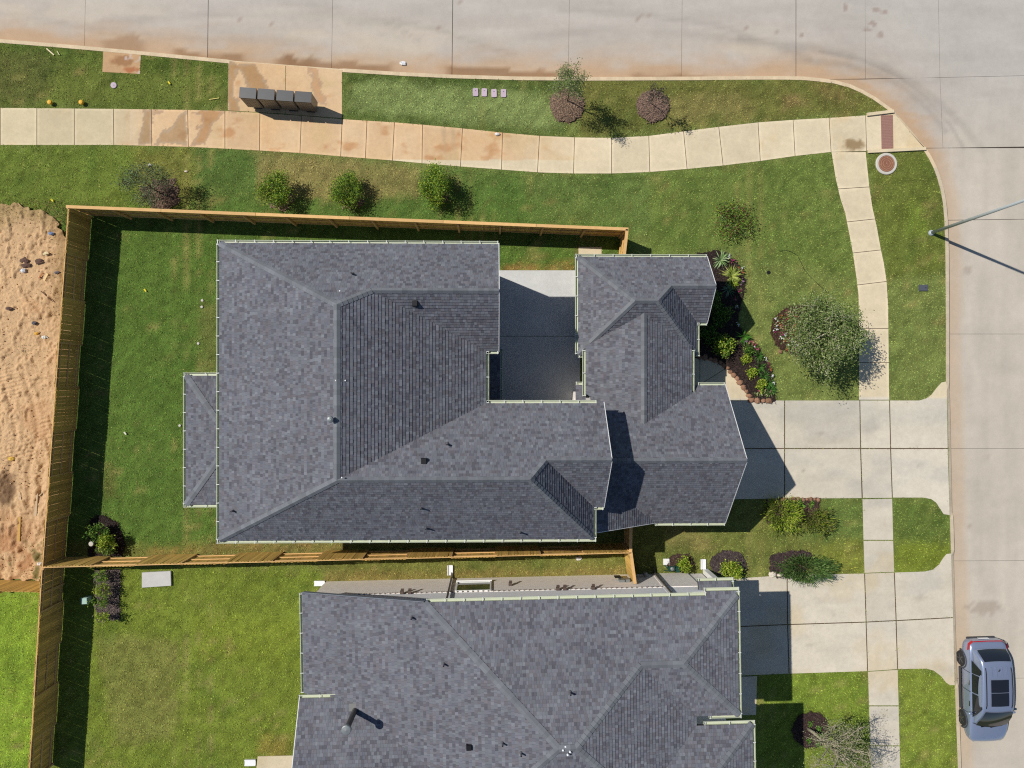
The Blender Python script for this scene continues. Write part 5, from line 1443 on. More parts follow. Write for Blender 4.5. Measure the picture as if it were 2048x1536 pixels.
woody('round_shrub', 'rightmost round shrub outside the north fence with bright lower leaves', 'shrub', at2(878, 387), wz(872, 368, 1.1), (.84, .98, .8), 5800, GREEN + LIME[:3], .08, .045, .04, 12, 7, 23, (90, 76, 60), .17, .2, group=SH, multi=True)
woody('flowering_shrub', 'loose shrub of mixed green and dark red leaves on the open front lawn', 'shrub', at2(1461, 441), wz(1467, 437, .45), (1.12, 1.0, .5), 2300, GREEN + LIME[:2] + [(128, 60, 66), (104, 50, 54), (136, 156, 110)], .08, .045, .03, 12, 7, 25, (90, 76, 60), .17, multi=True)
woody('spreading_shrub', 'bright green spreading shrub in the bed by the driveway, left of two', 'shrub', at2(1558, 1022), wz(1566, 1028, .55), (.84, .82, .55), 2800, LIME + OLIVE[:2], .17, .03, .03, 14, 7, 27, (120, 110, 70), .16, outward=.72, multi=True)
woody('spreading_shrub', 'yellow tinged spreading shrub in the bed by the driveway, right of two', 'shrub', at2(1628, 1037), wz(1637, 1042, .55), (.76, .66, .55), 2200, OLIVE + LIME[1:3] + [(160, 146, 76)], .17, .03, .03, 12, 7, 28, (120, 110, 70), .16, outward=.72, multi=True)
woody('spreading_shrub', 'wide dark green needle shrub leaning over the lower driveway edge', 'shrub', at2(1598, 1131), wz(1611, 1138, .4), (1.35, .66, .4), 3600, [(98, 128, 62), (72, 104, 48), (120, 144, 84), (60, 88, 42)], .19, .028, .03, 16, 8, 29, (110, 100, 70), .15, outward=.7, multi=True)
woody('small_shrub', 'small yellow green shrub next to the green pipe unit', 'shrub', at2(1362, 1127), wz(1368, 1131, .5), (.38, .38, .4), 800, LIME, .11, .04, .02, 9, 5, 31, (110, 100, 60), .17, multi=True)
woody('small_shrub', 'yellow green shrub on the round mulch bed by the lower house corner', 'shrub', at2(1456, 1136), wz(1464, 1141, .5), (.52, .45, .42), 1200, LIME, .12, .045, .02, 10, 6, 32, (110, 100, 60), .17, multi=True)
woody('back_yard_plant', 'dark green leafy plant at the top of the back yard mulch bed', 'plant', at2(208, 1064), wz(196, 1067, .7), (.5, .4, .4), 700, GREEN, .11, .05, .02, 9, 5, 33, (80, 90, 50), .17, multi=True)
woody('back_yard_plant', 'lime green leafy plant in the middle of the back yard mulch bed', 'plant', at2(222, 1078), wz(213, 1082, .8), (.4, .42, .45), 800, LIME, .11, .05, .02, 9, 5, 34, (80, 90, 50), .17, multi=True)
woody('back_yard_plant', 'dark plant in the back yard mulch bed nearest the south fence', 'plant', at2(222, 1098), wz(211, 1102, .6), (.45, .28, .35), 600, GREEN + OLIVE, .1, .045, .02, 9, 5, 35, (80, 90, 50), .17, multi=True)
for k, (bx, by, cx_, cy_, lab) in enumerate(((206, 1152, 198, 1154, 'thin plant in the lower mulch strip just below the south fence'), (212, 1176, 203, 1179, 'pale yellow green plant in the lower mulch strip above the utility box'),
                                            (210, 1200, 200, 1204, 'thin plant beside the pale green utility box'), (214, 1228, 207, 1234, 'lowest thin plant in the lower mulch strip'))):
    woody('strip_plant', lab, 'plant', at2(bx, by), wz(cx_, cy_, .75), (.34, .3, .5), 360, LIME if k in (1, 3) else GREEN + LIME[:2], .1, .04, .018, 6, 5, 41 + k, (90, 100, 50), .18, multi=True)
# front bed: shrubs, rosettes and small leafy plants
woody('leafy_shrub', 'yellow green leafy shrub in the front bed at the edge of the house shadow', 'shrub', at2(1440, 690), wz(1448, 690, .65), (.58, .6, .45), 1100, LIME + GREEN[:3], .1, .055, .03, 10, 6, 51, (90, 80, 56), .17, multi=True)
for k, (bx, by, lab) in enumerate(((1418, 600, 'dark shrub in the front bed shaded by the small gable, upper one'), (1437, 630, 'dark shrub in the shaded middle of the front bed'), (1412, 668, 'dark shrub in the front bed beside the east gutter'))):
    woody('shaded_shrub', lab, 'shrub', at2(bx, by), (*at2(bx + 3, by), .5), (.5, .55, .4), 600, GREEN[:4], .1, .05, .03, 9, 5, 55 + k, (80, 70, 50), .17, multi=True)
def rosette(name, label, px, py, r, n, pal, seed, z=.05, width=.035, arch=.6, group=None):
    g = random.Random(seed); rng = np.random.default_rng(seed); p = at2(px, py); root = empty(name, (p[0], p[1], 0)); tag(root, label, 'plant', group); mb = MB()
    for i in range(n):
        a = g.uniform(0, 2 * math.pi); e = g.uniform(.15, 1.25); L = r * g.uniform(.75, 1.1); d = Vector((math.cos(a) * math.cos(e), math.sin(a) * math.cos(e), math.sin(e))); s = Vector((-math.sin(a), math.cos(a), 0)) * width / 2
        c = tuple(alb(*pal[g.randrange(len(pal))], 1.0) * g.uniform(.85, 1.15)); q0 = Vector((0, 0, z)); q1 = q0 + d * L * .55; q2 = q0 + d * L + Vector((0, 0, -L * arch * .3))
        mb.poly([q0 - s * .6, q0 + s * .6, q1 + s, q1 - s], c); mb.poly([q1 - s, q1 + s, q2], c)
    mb.build('blades', M_LEAF, root)
    MB().blob((0, 0, z * .6), .05, seed, tuple(alb(96, 84, 56))).build('root_crown', M_BARK, root)
    return root
YUC = [(172, 196, 140), (146, 178, 112), (196, 214, 164), (118, 150, 88)]
rosette('spiky_plant', 'pale green spiky plant at the top of the front bed', 1440, 521, .62, 60, YUC, 61)
rosette('spiky_plant', 'large yellow green spiky plant in the front bed', 1461, 552, .68, 80, [(186, 196, 96), (160, 178, 76), (204, 210, 130), (140, 160, 70)], 62)
rosette('spiky_plant', 'small yellow spiky plant just below the large one in the front bed', 1463, 568, .45, 46, LIME, 63)
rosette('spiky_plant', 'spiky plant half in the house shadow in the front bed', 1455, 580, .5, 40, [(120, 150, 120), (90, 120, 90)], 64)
rosette('fan_plant', 'bright green fan plant at the waist of the front bed', 1486, 674, .55, 40, [(92, 150, 52), (120, 170, 70), (76, 128, 44)], 65)
for k, (px, py, lab) in enumerate(((1518, 735, 'upper dark green strappy plant on the lower edge of the front bed'), (1527, 752, 'middle dark green strappy plant on the lower edge of the front bed'), (1535, 768, 'lowest dark green strappy plant on the lower edge of the front bed'), (1516, 712, 'dark green strappy plant by the white flowers in the front bed'), (1540, 780, 'dark green strappy plant near the lower corner of the front bed'))):
    rosette('strappy_plant', lab, px, py, .42, 44, [(70, 116, 48), (92, 138, 62), (58, 96, 40)], 66 + k, width=.03)
for k, (px, py, r, lab) in enumerate(((1490, 717, .26, 'round lime plant high in the front bed'), (1501, 745, .28, 'pointed lime plant in the middle of the front bed'), (1519, 770, .27, 'lime plant low in the front bed above the stones'), (1493, 701, .3, 'mid green leafy plant below the pink flowers'))):
    woody('lime_plant', lab, 'plant', at2(px, py), (*at2(px, py), .22), (r, r, .18), 260, LIME if k < 3 else GREEN, .11, .05, .012, 7, 4, 75 + k, (120, 130, 50), .18, multi=True)
for k, (px, py) in enumerate(((1596, 1002), (1602, 1009), (1620, 1008), (1572, 1004))):
    rosette('strappy_plant', ('leftmost', 'second', 'third', 'fourth')[(1, 2, 3, 0)[k]] + ' small green strappy plant from the left along the driveway shrub bed', px, py, .3, 34, [(104, 150, 56), (84, 130, 48), (140, 176, 80)], 83 + k, width=.028)
for k, (px, py) in enumerate(((1618, 1446), (1635, 1456), (1641, 1468), (1616, 1480), (1634, 1487))):
    woody('bed_seedling', ('first', 'second', 'third', 'fourth', 'fifth')[k] + ' tiny green seedling from the top in the round bed at bottom right', 'plant', at2(px, py), (*at2(px, py), .12), (.13, .13, .09), 60, [(110, 170, 50), (90, 150, 44)], .08, .04, .008, 5, 3, 90 + k, (100, 120, 50), .2, multi=True, group='seedlings round the bare tree')
# flowers
def flower(px, py, pal, seed, label, group, r=.11):
    g = random.Random(seed); p = at2(px, py); root = empty('flowering_plant', (p[0], p[1], .03)); tag(root, label, 'flower', group)
    mb = MB(); rng = np.random.default_rng(seed)
    for i in range(6):
        x, y = g.gauss(0, r * .55), g.gauss(0, r * .55); z = g.uniform(.10, .17); q = g.uniform(.022, .04); c = tuple(alb(*pal[g.randrange(len(pal))], 1.0)); n = len(mb.v)
        mb.v.append((x, y, z + .008)); tl = g.uniform(-.4, .4)
        for k in range(6): mb.v.append((x + q * math.cos(k * math.pi / 3), y + q * math.sin(k * math.pi / 3), z + tl * q * math.cos(k)))
        for k in range(6): mb.f.append((n, n + 1 + k, n + 1 + (k + 1) % 6)); mb.c.append(c)
    mb.build('blossoms', M_PETAL, root)
    v, f, c = leaf_cloud(np.column_stack([rng.normal(0, r * .5, (40, 2)), rng.uniform(.02, .1, 40)]), .07, .03, pal_cols(GREEN, 40, rng), rng, 1.0)
    o = bpy.data.objects.new('leaves', mesh_np('leaves', v, f, M_LEAF, c, 4)); COL.objects.link(o); o.parent = root
FW = {'magenta': [(160, 40, 96), (120, 30, 72), (178, 70, 120)], 'white': [(226, 226, 226), (206, 206, 212)], 'orange': [(176, 104, 66), (150, 84, 54)], 'lilac': [(150, 116, 150), (130, 96, 130)],
      'pink': [(184, 104, 112), (160, 60, 92), (196, 140, 126)], 'pale': [(178, 178, 132), (160, 164, 116), (186, 150, 132)]}
ORD = ('first', 'second', 'third', 'fourth', 'fifth', 'sixth', 'seventh', 'eighth', 'ninth', 'tenth', 'eleventh', 'twelfth')
def flower_bed(items, where, group, seed, r):
    cnt = {}; tot = {}
    for it in items: tot[it[2]] = tot.get(it[2], 0) + 1
    for k, (px, py, c) in enumerate(sorted(items, key=lambda t: t[1])):
        n = cnt.get(c, 0); cnt[c] = n + 1
        lab = f'only {c} flowering plant in {where}' if tot[c] == 1 else f'{ORD[n]} {c} flowering plant from the top in {where}'
        flower(px, py, FW[c], seed + k, lab, group, r)
flower_bed(((1465, 521, 'magenta'), (1461, 524, 'magenta'), (1482, 537, 'white'), (1485, 545, 'orange'), (1476, 540, 'orange'), (1483, 564, 'lilac'), (1480, 583, 'magenta'), (1472, 613, 'white'), (1474, 648, 'white'), (1470, 598, 'magenta'), (1456, 514, 'white'),
                                (1498, 683, 'pink'), (1504, 687, 'pink'), (1509, 693, 'magenta'), (1513, 697, 'pink'), (1503, 696, 'white'), (1492, 682, 'lilac'), (1529, 717, 'white'), (1534, 729, 'magenta'), (1540, 738, 'orange'), (1543, 752, 'white'), (1544, 766, 'white'), (1510, 788, 'pale'), (1522, 790, 'pale'), (1534, 791, 'pale'), (1541, 788, 'pale'), (1517, 784, 'pink'), (1527, 783, 'pale')), 'the long front bed', 'flowers in the front bed', 200, .11)
gg = random.Random(8); items = []
while len(items) < 30:
    px, py = gg.uniform(1542, 1592), gg.uniform(613, 706)
    if math.hypot((px - 1612) / 70, (py - 660) / 50) > .95 or any(math.hypot(px - a, py - b) < 6 for a, b, _ in items): continue
    items.append((px, py, gg.choice(('pink', 'orange', 'white', 'magenta', 'pale', 'orange'))))
flower_bed(items, 'the oval tree bed', 'flowers in the oval tree bed', 300, .10)
# edging stones
def stones(label, pts, seed, r=(.11, .17)):
    g = random.Random(seed); root = empty('stone_edging', at(*pts[0])); tag(root, label, 'edging'); base = at(*pts[0]); acc = [at(*p) for p in pts]
    tot = sum((acc[i + 1] - acc[i]).length for i in range(len(acc) - 1)); s = 0.0
    while s < tot:
        t = s
        for i in range(len(acc) - 1):
            L = (acc[i + 1] - acc[i]).length
            if t <= L: p = acc[i].lerp(acc[i + 1], t / L); break
            t -= L
        q = g.uniform(*r); d = p - base; o = MB().blob((d.x + g.uniform(-.02, .02), d.y + g.uniform(-.02, .02), .05), q, g.randrange(9999), rough=.16, sz=(g.uniform(.85, 1.15), g.uniform(.75, 1.05), .62)).build('stone', M_STONE, root, smooth=False)
        s += q * 1.85
stones('row of rounded brown stones edging the front bed along the walk and driveway', [(1398, 714), (1420, 717), (1440, 725), (1455, 737), (1470, 753), (1484, 770), (1495, 787), (1502, 800), (1546, 802)], 5)
stones('row of brown stones between the driveway and the shrub bed', [(1536, 1003), (1552, 999), (1600, 998), (1636, 999)], 6, (.09, .14))
tag(MB().blob(wz(1541, 1023, .06), .12, 4, rough=.18, sz=(1, .9, .6)).build('stone', mat('pale_stone', alb(214, 190, 160), .9), None), 'single pale stone at the left end of the driveway shrub bed', 'stone')
for k, (px, py, r, lab) in enumerate(((1545, 1149, .2, 'pale limestone block at the lower left corner of the lower driveway bed'), (1560, 1150, .16, 'pale limestone block beside the lower driveway, right of a similar block'), (1566, 1146, .08, 'small pale stone in the lower driveway bed'))):
    tag(MB().blob(wz(px, py, .05), r, 14 + k, rough=.2, sz=(1.1, .75, .5)).build('stone', mat('limestone', alb(226, 214, 196), .9, [(20, .1)]), None), lab, 'stone')
tag(MB().blob(wz(1561, 703, .05), .11, 8, rough=.18, sz=(1, 1, .6)).build('stone', M_STONE, None), 'single brown stone at the lower tip of the oval tree bed', 'stone')
# rough weeds at the margin of the dirt lot
def weeds(n):
    rng = np.random.default_rng(77); px = rng.uniform(-30, 135, n); py = rng.uniform(400, 1165, n)
    m = ((py < 450) & (rng.random(n) < .9)) | ((px > 96) & (py < 640) & (rng.random(n) < .5)) | ((py > 1020) & (fbm(px / 20., py / 20., 5) > .52)) | (np.hypot((px - 55) / 26, (py - 700) / 14) < .8) | (np.hypot((px - 22) / 12, (py - 735) / 8) < .9)
    px, py = px[m], py[m]; P = np.array([at(a, b, .06) for a, b in zip(px, py)]); k = len(P)
    c = pal_cols([(186, 160, 112), (160, 136, 92), (140, 130, 78), (104, 112, 60)], k, rng)
    gr = (py > 660); c[gr] = pal_cols([(96, 108, 58), (124, 122, 70), (150, 130, 86)], int(gr.sum()), rng)
    v, f, c = leaf_cloud(P, .14, .022, c, rng, .3, np.tile([0, 0, 1.0], (k, 1)), .3)
    o = bpy.data.objects.new('weeds', mesh_np('weeds', v, f, M_LEAF, c, 4)); COL.objects.link(o); tag(o, 'dry straw coloured weeds along the edge of the dirt lot', 'weeds', kind='stuff')
weeds(16000)

# ------------------------------------------------------------------ street furniture and small things
# cluster mailboxes
MBX = [(495.4, 185.6), (532.1, 188.2), (569.6, 191), (606.2, 193.4)]
rz_m = math.atan2(*(lambda a, b: (b[1] - a[1], b[0] - a[0]))(at2(*MBX[0], 1.55), at2(*MBX[3], 1.55)))
ords = ('leftmost', 'second from left', 'third from left', 'rightmost')
def mailbox(i, px, py):
    p = at2(px, py, 1.55); root = empty('cluster_mailbox', (p[0], p[1], 0), rz_m); tag(root, f'{ords[i]} of four grey cluster mailbox cabinets on the concrete pad', 'mailbox', 'cluster mailboxes')
    w, dp, z0, z1 = .765, .47, .32, 1.55
    mb = MB(); mb.box(0, 0, (z0 + z1) / 2 - .02, w, dp, z1 - z0 - .04); mb.build('cabinet', M_MAILBOX, root)
    mb = MB(); mb.prism([(-w / 2 - .012, -dp / 2 - .02), (w / 2 + .012, -dp / 2 - .02), (w / 2 + .012, dp / 2 + .012), (-w / 2 - .012, dp / 2 + .012)], z1 - .05, z1); mb.build('hood', M_MAILBOX, root)
    MB().box(0, 0, .16, .28, .24, .34).build('pedestal', M_MAILBOX, root); MB().box(0, 0, .03, .42, .36, .05).build('base_plate', M_MAILBOX, root)
    for c in range(3):
        for r in range(5):
            d = MB().box(-w / 2 + .045 + (c + .5) * (w - .09) / 3, -dp / 2 - .006, z0 + .05 + (r + .5) * 1.08 / 5, (w - .09) / 3 - .012, .014, 1.08 / 5 - .014).build('mail_door', M_MAILBOX, root)
            MB().box(-w / 2 + .045 + (c + .5) * (w - .09) / 3, -dp / 2 - .016, z0 + .05 + (r + .3) * 1.08 / 5, .02, .012, .02).build('lock', M_MAILSEAM, d)
for i, (px, py) in enumerate(MBX): mailbox(i, px, py)
def disc(name, px, py, r, h, m, label, cat, z=0.0, dome=0.0, group=None):
    p = at2(px, py); mb = MB(); mb.lathe((p[0], p[1], z), [(r, -.03), (r, h * .8), (r * .92, h), (r * .3, h + dome)], 20); return tag(mb.build(name, m, None, smooth=False), label, cat, group)
for px, lab in ((103.5, 'left yellow marker stub beside the north sidewalk'), (166, 'right yellow marker stub beside the north sidewalk')):
    p = at2(px, 207); root = empty('marker_post', (*p, 0)); tag(root, lab, 'marker'); MB().lathe((0, 0, 0), [(.07, -.05), (.07, .16)], 14).build('tube', M_YELLOW, root); MB().lathe((0, 0, .15), [(.115, 0), (.115, .04), (.09, .07), (.02, .085)], 18).build('cap', M_YELLOW, root)
r = disc('valve_cover', 228, 171, .15, .05, M_LILAC, 'round pale valve cover in the north grass strip', 'cover', dome=.004)
p = at2(228, 171); MB().box(p[0], p[1], .056, .07, .05, .01).build('cover_plate', M_VENT, r)
for i, (px, py) in enumerate(((951, 185), (968.5, 185.5), (988, 187), (1007, 187))):
    p = at2(px, py); root = empty('meter_lid', (*p, 0), RND.uniform(-.04, .04)); tag(root, f'{ords[i]} of four pale lilac utility lids in the grass strip', 'utility lid', 'lilac utility lids')
    w, l = .27, .40; pts = []
    for sx, sy in ((1, 1), (-1, 1), (-1, -1), (1, -1)):
        for k in range(4):
            a = math.atan2(sy, sx) - math.pi / 4 + k * math.pi / 6 if False else {(1, 1): 0, (-1, 1): 90, (-1, -1): 180, (1, -1): 270}[(sx, sy)] * math.pi / 180 + k * math.pi / 6
            pts.append((sx * (w / 2 - .05) + .05 * math.cos(a), sy * (l / 2 - .05) + .05 * math.sin(a)))
    MB().prism(pts, -.03, .055).build('lid', M_LILAC, root); MB().box(0, .08, .058, .05, .03, .012).build('latch', M_VENT, root)
p = at2(1772, 328); root = empty('manhole', (*p, 0)); tag(root, 'rusty round manhole cover in a white concrete ring near the corner', 'manhole')
MB().lathe((0, 0, 0), [(.55, -.05), (.55, .05), (.52, .07), (.42, .07), (.42, .05)], 40).build('concrete_ring', M_PADC, root)
mb = MB().lathe((0, 0, 0), [(.41, .0), (.41, .062)], 36)
cov = mb.build('iron_cover', M_RUST, root)
mb = MB()
for r0 in (.36, .27, .17):
    n = 32
    for k in range(n):
        a0, a1 = 2 * math.pi * k / n, 2 * math.pi * (k + 1) / n
        q = [(r0 * math.cos(a0), r0 * math.sin(a0)), (r0 * math.cos(a1), r0 * math.sin(a1)), ((r0 + .025) * math.cos(a1), (r0 + .025) * math.sin(a1)), ((r0 + .025) * math.cos(a0), (r0 + .025) * math.sin(a0))]
        mb.prism(q, .06, .075)
for k in range(5):
    a = 2 * math.pi * k / 5 + math.pi / 2
    mb.prism([(0, 0), (.025 * math.cos(a - .6), .025 * math.sin(a - .6)), (.08 * math.cos(a), .08 * math.sin(a)), (.025 * math.cos(a + .6), .025 * math.sin(a + .6))], .06, .074)
for a in (0.2, 1.4, 3.3, 4.6): mb.box(.31 * math.cos(a), .31 * math.sin(a), .064, .05, .035, .02, a)
mb.build('cover_relief', mat('rusty_relief', alb(180, 136, 106), .85, [(20, .15)]), cov)
p = at2(1846, 576); root = empty('water_meter_box', (*p, 0)); tag(root, 'dark grey meter box lid in the grass near the east kerb', 'meter box')
MB().box(0, 0, .02, .46, .32, .07).build('rim', M_DARKPL, root); MB().box(0, 0, .06, .40, .26, .03).build('lid', M_DARKPL, root); MB().box(.1, 0, .08, .05, .03, .015).build('latch', M_BLACKM, root)
for px, py, lab in ((405, 601, 'upper white cleanout cap in the back yard near the west gutter'), (404, 614, 'white cleanout cap just below another one in the back yard'), (397, 687, 'lower single white cleanout cap in the back yard'), (360, 851, 'white cleanout cap beside the rear porch roof'), (1433, 1134, 'white drain cap on the round mulch bed')):
    disc('cleanout_cap', px, py, .065, .05, M_PADC, lab, 'cap', dome=.006)
p = at2(1537, 545); disc('sprinkler_cap', 1537, 545, .09, .04, M_BLACKM, 'small round black irrigation cap in the front lawn', 'cap')
# concrete pad, drum and box by the west fence
q = px_poly([(286, 1144), (343, 1141), (344, 1170), (286, 1174)])
mb = MB().prism(q, -.02, .12); o = mb.build('equipment_pad', mat('pad_grey', alb(206, 204, 200), .85, [(4, .06), (40, .08)], (60, .3, .004)), None); tag(o, 'pale rectangular concrete pad on the lawn below the south fence', 'concrete pad')
p = at2(192, 1084); root = empty('utility_drum', (*p, 0)); tag(root, 'round pale utility post among the back yard plants', 'utility post')
MB().lathe((0, 0, 0), [(.11, -.05), (.11, .42)], 16).build('tube', M_GALV, root); MB().lathe((0, 0, .4), [(.12, 0), (.12, .04), (.10, .06), (.02, .065)], 18).build('cap', M_PADC, root)
p = at2(178, 1197); root = empty('utility_box', (*p, 0), .05); tag(root, 'pale green utility box by the lower west fence', 'utility box')
M_MINT = mat('mint_plastic', alb(176, 206, 190), .5, [(20, .05)])
MB().box(0, 0, .2, .3, .3, .42, taper=.9).build('body', M_MINT, root); MB().box(0, 0, .43, .33, .33, .06, taper=.85).build('lid', M_MINT, root)
# green pipe unit between the houses
p = at2(1342, 1131); root = empty('pipe_unit', (*p, 0)); tag(root, 'dark green pipe unit on a white pad by the pale brick wall', 'pipe unit')
MB().box(-.25, .2, .03, .3, .3, .08).build('pad', M_WHITE, root)
mb = MB()
for x in (-.28, .18): mb.tube([(x, 0, -.02), (x, 0, .5), (x + .08, 0, .62)], .05, 10)
mb.tube([(-.3, 0, .6), (.3, 0, .6)], .07, 12); mb.box(-.12, .02, .66, .28, .22, .14); mb.box(.2, -.05, .55, .2, .3, .1)
mb.build('pipework', M_GREENPL, root); MB().lathe((-.12, .02, .73), [(.09, 0), (.09, .03), (.02, .05)], 14).build('handwheel', M_GALV, root)
mb = MB()
for x, y in ((-.35, -.25), (-.1, -.3), (.35, -.2)): mb.bar((x, y, 0), (x * .7, y * .4, .55), .035, .035)
mb.build('brace', M_GREENPL, root)
# street lamp
p = at2(1862, 466); root = empty('street_lamp', (*p, 0)); tag(root, 'tall grey street lamp pole standing beside the east kerb', 'street lamp')
MB().lathe((0, 0, 0), [(.15, -.02), (.15, .05), (.11, .12), (.09, .13)], 18).build('base_plate', M_POLE, root)
for sx in (-1, 1):
    for sy in (-1, 1): MB().lathe((sx * .085, sy * .085, .04), [(.015, 0), (.015, .05)], 8).build('anchor_bolt', M_GALV, root)
MB().tube([(0, 0, 0), (0, 0, 4.5), (0, 0, 9.0)], [.085, .07, .05], 16).build('pole', M_POLE, root, smooth=True)
MB().tube([(0, 0, 8.85), (.8, .05, 9.15), (1.9, .1, 9.2)], [.035, .03, .03], 10).build('arm', M_POLE, root, smooth=True)
hd = MB(); hd.box(2.2, .1, 9.2, .7, .32, .12, taper=.8); hd = hd.build('lamp_head', M_POLE, root); MB().box(2.2, .1, 9.13, .5, .22, .02).build('lens', M_WHITE, hd)
# litter and loose pieces
def litter(name, label, cat, px, py, size, col, seed, flat=.45, z=0.03):
    o = MB().blob(wz(px, py, z + size * flat * .5), size, seed, tuple(alb(*col)), .35, 9, 6, (1, .65, flat)).build(name, M_DEBRIS, None); return tag(o, label, cat)
litter('plastic_bag', 'white plastic bag lying in the north gutter', 'bag', 806, 127, .16, (236, 234, 232), 3, .4, ZS)
litter('plastic_bag', 'small white plastic bag on the edge of the north sidewalk', 'bag', 995, 268, .12, (236, 230, 226), 4, .5)
litter('crumpled_paper', 'crumpled white paper in the grass beside the south fence', 'paper', 1157, 1117, .15, (226, 222, 214), 5, .3)
litter('litter_scrap', 'white scrap in the grass above the fence corner sapling', 'litter', 299, 330, .09, (232, 226, 220), 6, .4); litter('litter_scrap', 'pinkish white scrap in the grass right of the fence corner sapling', 'litter', 372, 343, .08, (232, 212, 200), 7, .4)
for px, py, c, lab in ((102, 467, (120, 140, 176), 'blue crushed can at the dirt lot edge'), (69, 646, (96, 92, 98), 'dark grey clod on the dirt lot'), (114, 545, (110, 104, 112), 'grey clod on the dirt lot beside the fence'), (89, 674, (226, 226, 216), 'white scrap on the dirt lot'), (73, 667, (232, 176, 60), 'orange scrap on the dirt lot'),
                       (22, 917, (226, 186, 84), 'yellow scrap on the dirt lot'), (46, 541, (222, 224, 228), 'pale scrap on the dirt lot near the dark rags'), (18, 617, (112, 88, 78), 'brown clod on the dirt lot'), (92, 507, (232, 214, 170), 'cream scrap on the dirt lot'), (79, 1128, (226, 222, 220), 'white scrap at the foot of the west fence')):
    litter('litter_scrap' if 'scrap' in lab or 'can' in lab else 'clod', lab, 'litter' if 'scrap' in lab or 'can' in lab else 'clod', px, py, RND.uniform(.09, .15), c, int(px), .5, .15)
def stick(name, label, cat, a, b, w, h, col, z=.08):
    A, B = at(*a, z), at(*b, z); return tag(MB().bar(A, B, w, h, tuple(alb(*col))).build(name, M_DEBRIS, None), label, cat)
stick('plank', 'short pale plank lying on the dirt lot', 'plank', (95, 547), (88, 561), .1, .03, (240, 206, 150), .19); stick('plank', 'short brown plank lying beside the pale one on the dirt lot', 'plank', (85, 546), (78, 556), .06, .03, (186, 122, 78), .19)
stick('plank', 'grey weathered plank in the dirt lot rubble', 'plank', (74, 984), (71, 1032), .12, .05, (206, 180, 146), .26); stick('plank', 'yellow timber stake in the dirt lot', 'plank', (40, 1034), (38, 1082), .12, .09, (206, 164, 90), .27)
stick('plank', 'broken pale board beside the rubble on the dirt lot', 'plank', (38, 985), (44, 1028), .14, .04, (214, 184, 146), .26); stick('plank', 'thin broken lath in the dirt lot rubble', 'plank', (78, 992), (88, 982), .05, .03, (196, 168, 130), .26)
stick('branch', 'thin curved dark branch on the dirt lot', 'branch', (82, 582), (105, 603), .03, .03, (104, 72, 54), .18); stick('plank', 'pale splinter of wood in the north west grass', 'plank', (93, 97), (108, 110), .06, .02, (232, 216, 176), .05); stick('plank', 'small pale splinter right of a longer one in the north west grass', 'plank', (114, 102), (119, 110), .04, .02, (206, 206, 150), .05)
stick('reed', 'yellow reed lying in the north grass strip', 'reed', (418, 199), (438, 196), .035, .015, (220, 206, 120), .05)
for k, (px, py) in enumerate(((48, 520), (52, 530), (78, 523))):
    litter('rag', ('upper', 'lower', 'right hand')[k] + ' dark brown rag on the dirt lot', 'rag', px, py, .2, (104, 78, 66), 40 + k, .25, .15)
hose = MB(); pts = [(1560, 502), (1570, 500), (1582, 503), (1594, 510), (1602, 525), (1609, 540), (1622, 555), (1636, 568), (1652, 582)]
hose.tube([wz(a, b, .06) for a, b in pts], .010, 6, tuple(alb(52, 62, 40))); tag(hose.build('drip_hose', M_DEBRIS, None, smooth=True), 'thin dark irrigation hose curving across the front lawn', 'hose')
for k, (px, py) in enumerate(((290, 580), (250, 866), (338, 165), (104, 400))):
    stick('marker_flag', ('tiny yellow flag in the back yard grass', 'tiny pale flag low in the back yard near the fence shadow', 'tiny yellow flag in the north grass strip', 'tiny yellow flag above the fence corner')[k], 'flag', (px - 2, py - 2), (px + 2, py + 3), .07, .01, (236, 216, 60) if k != 1 else (226, 226, 200), .08)

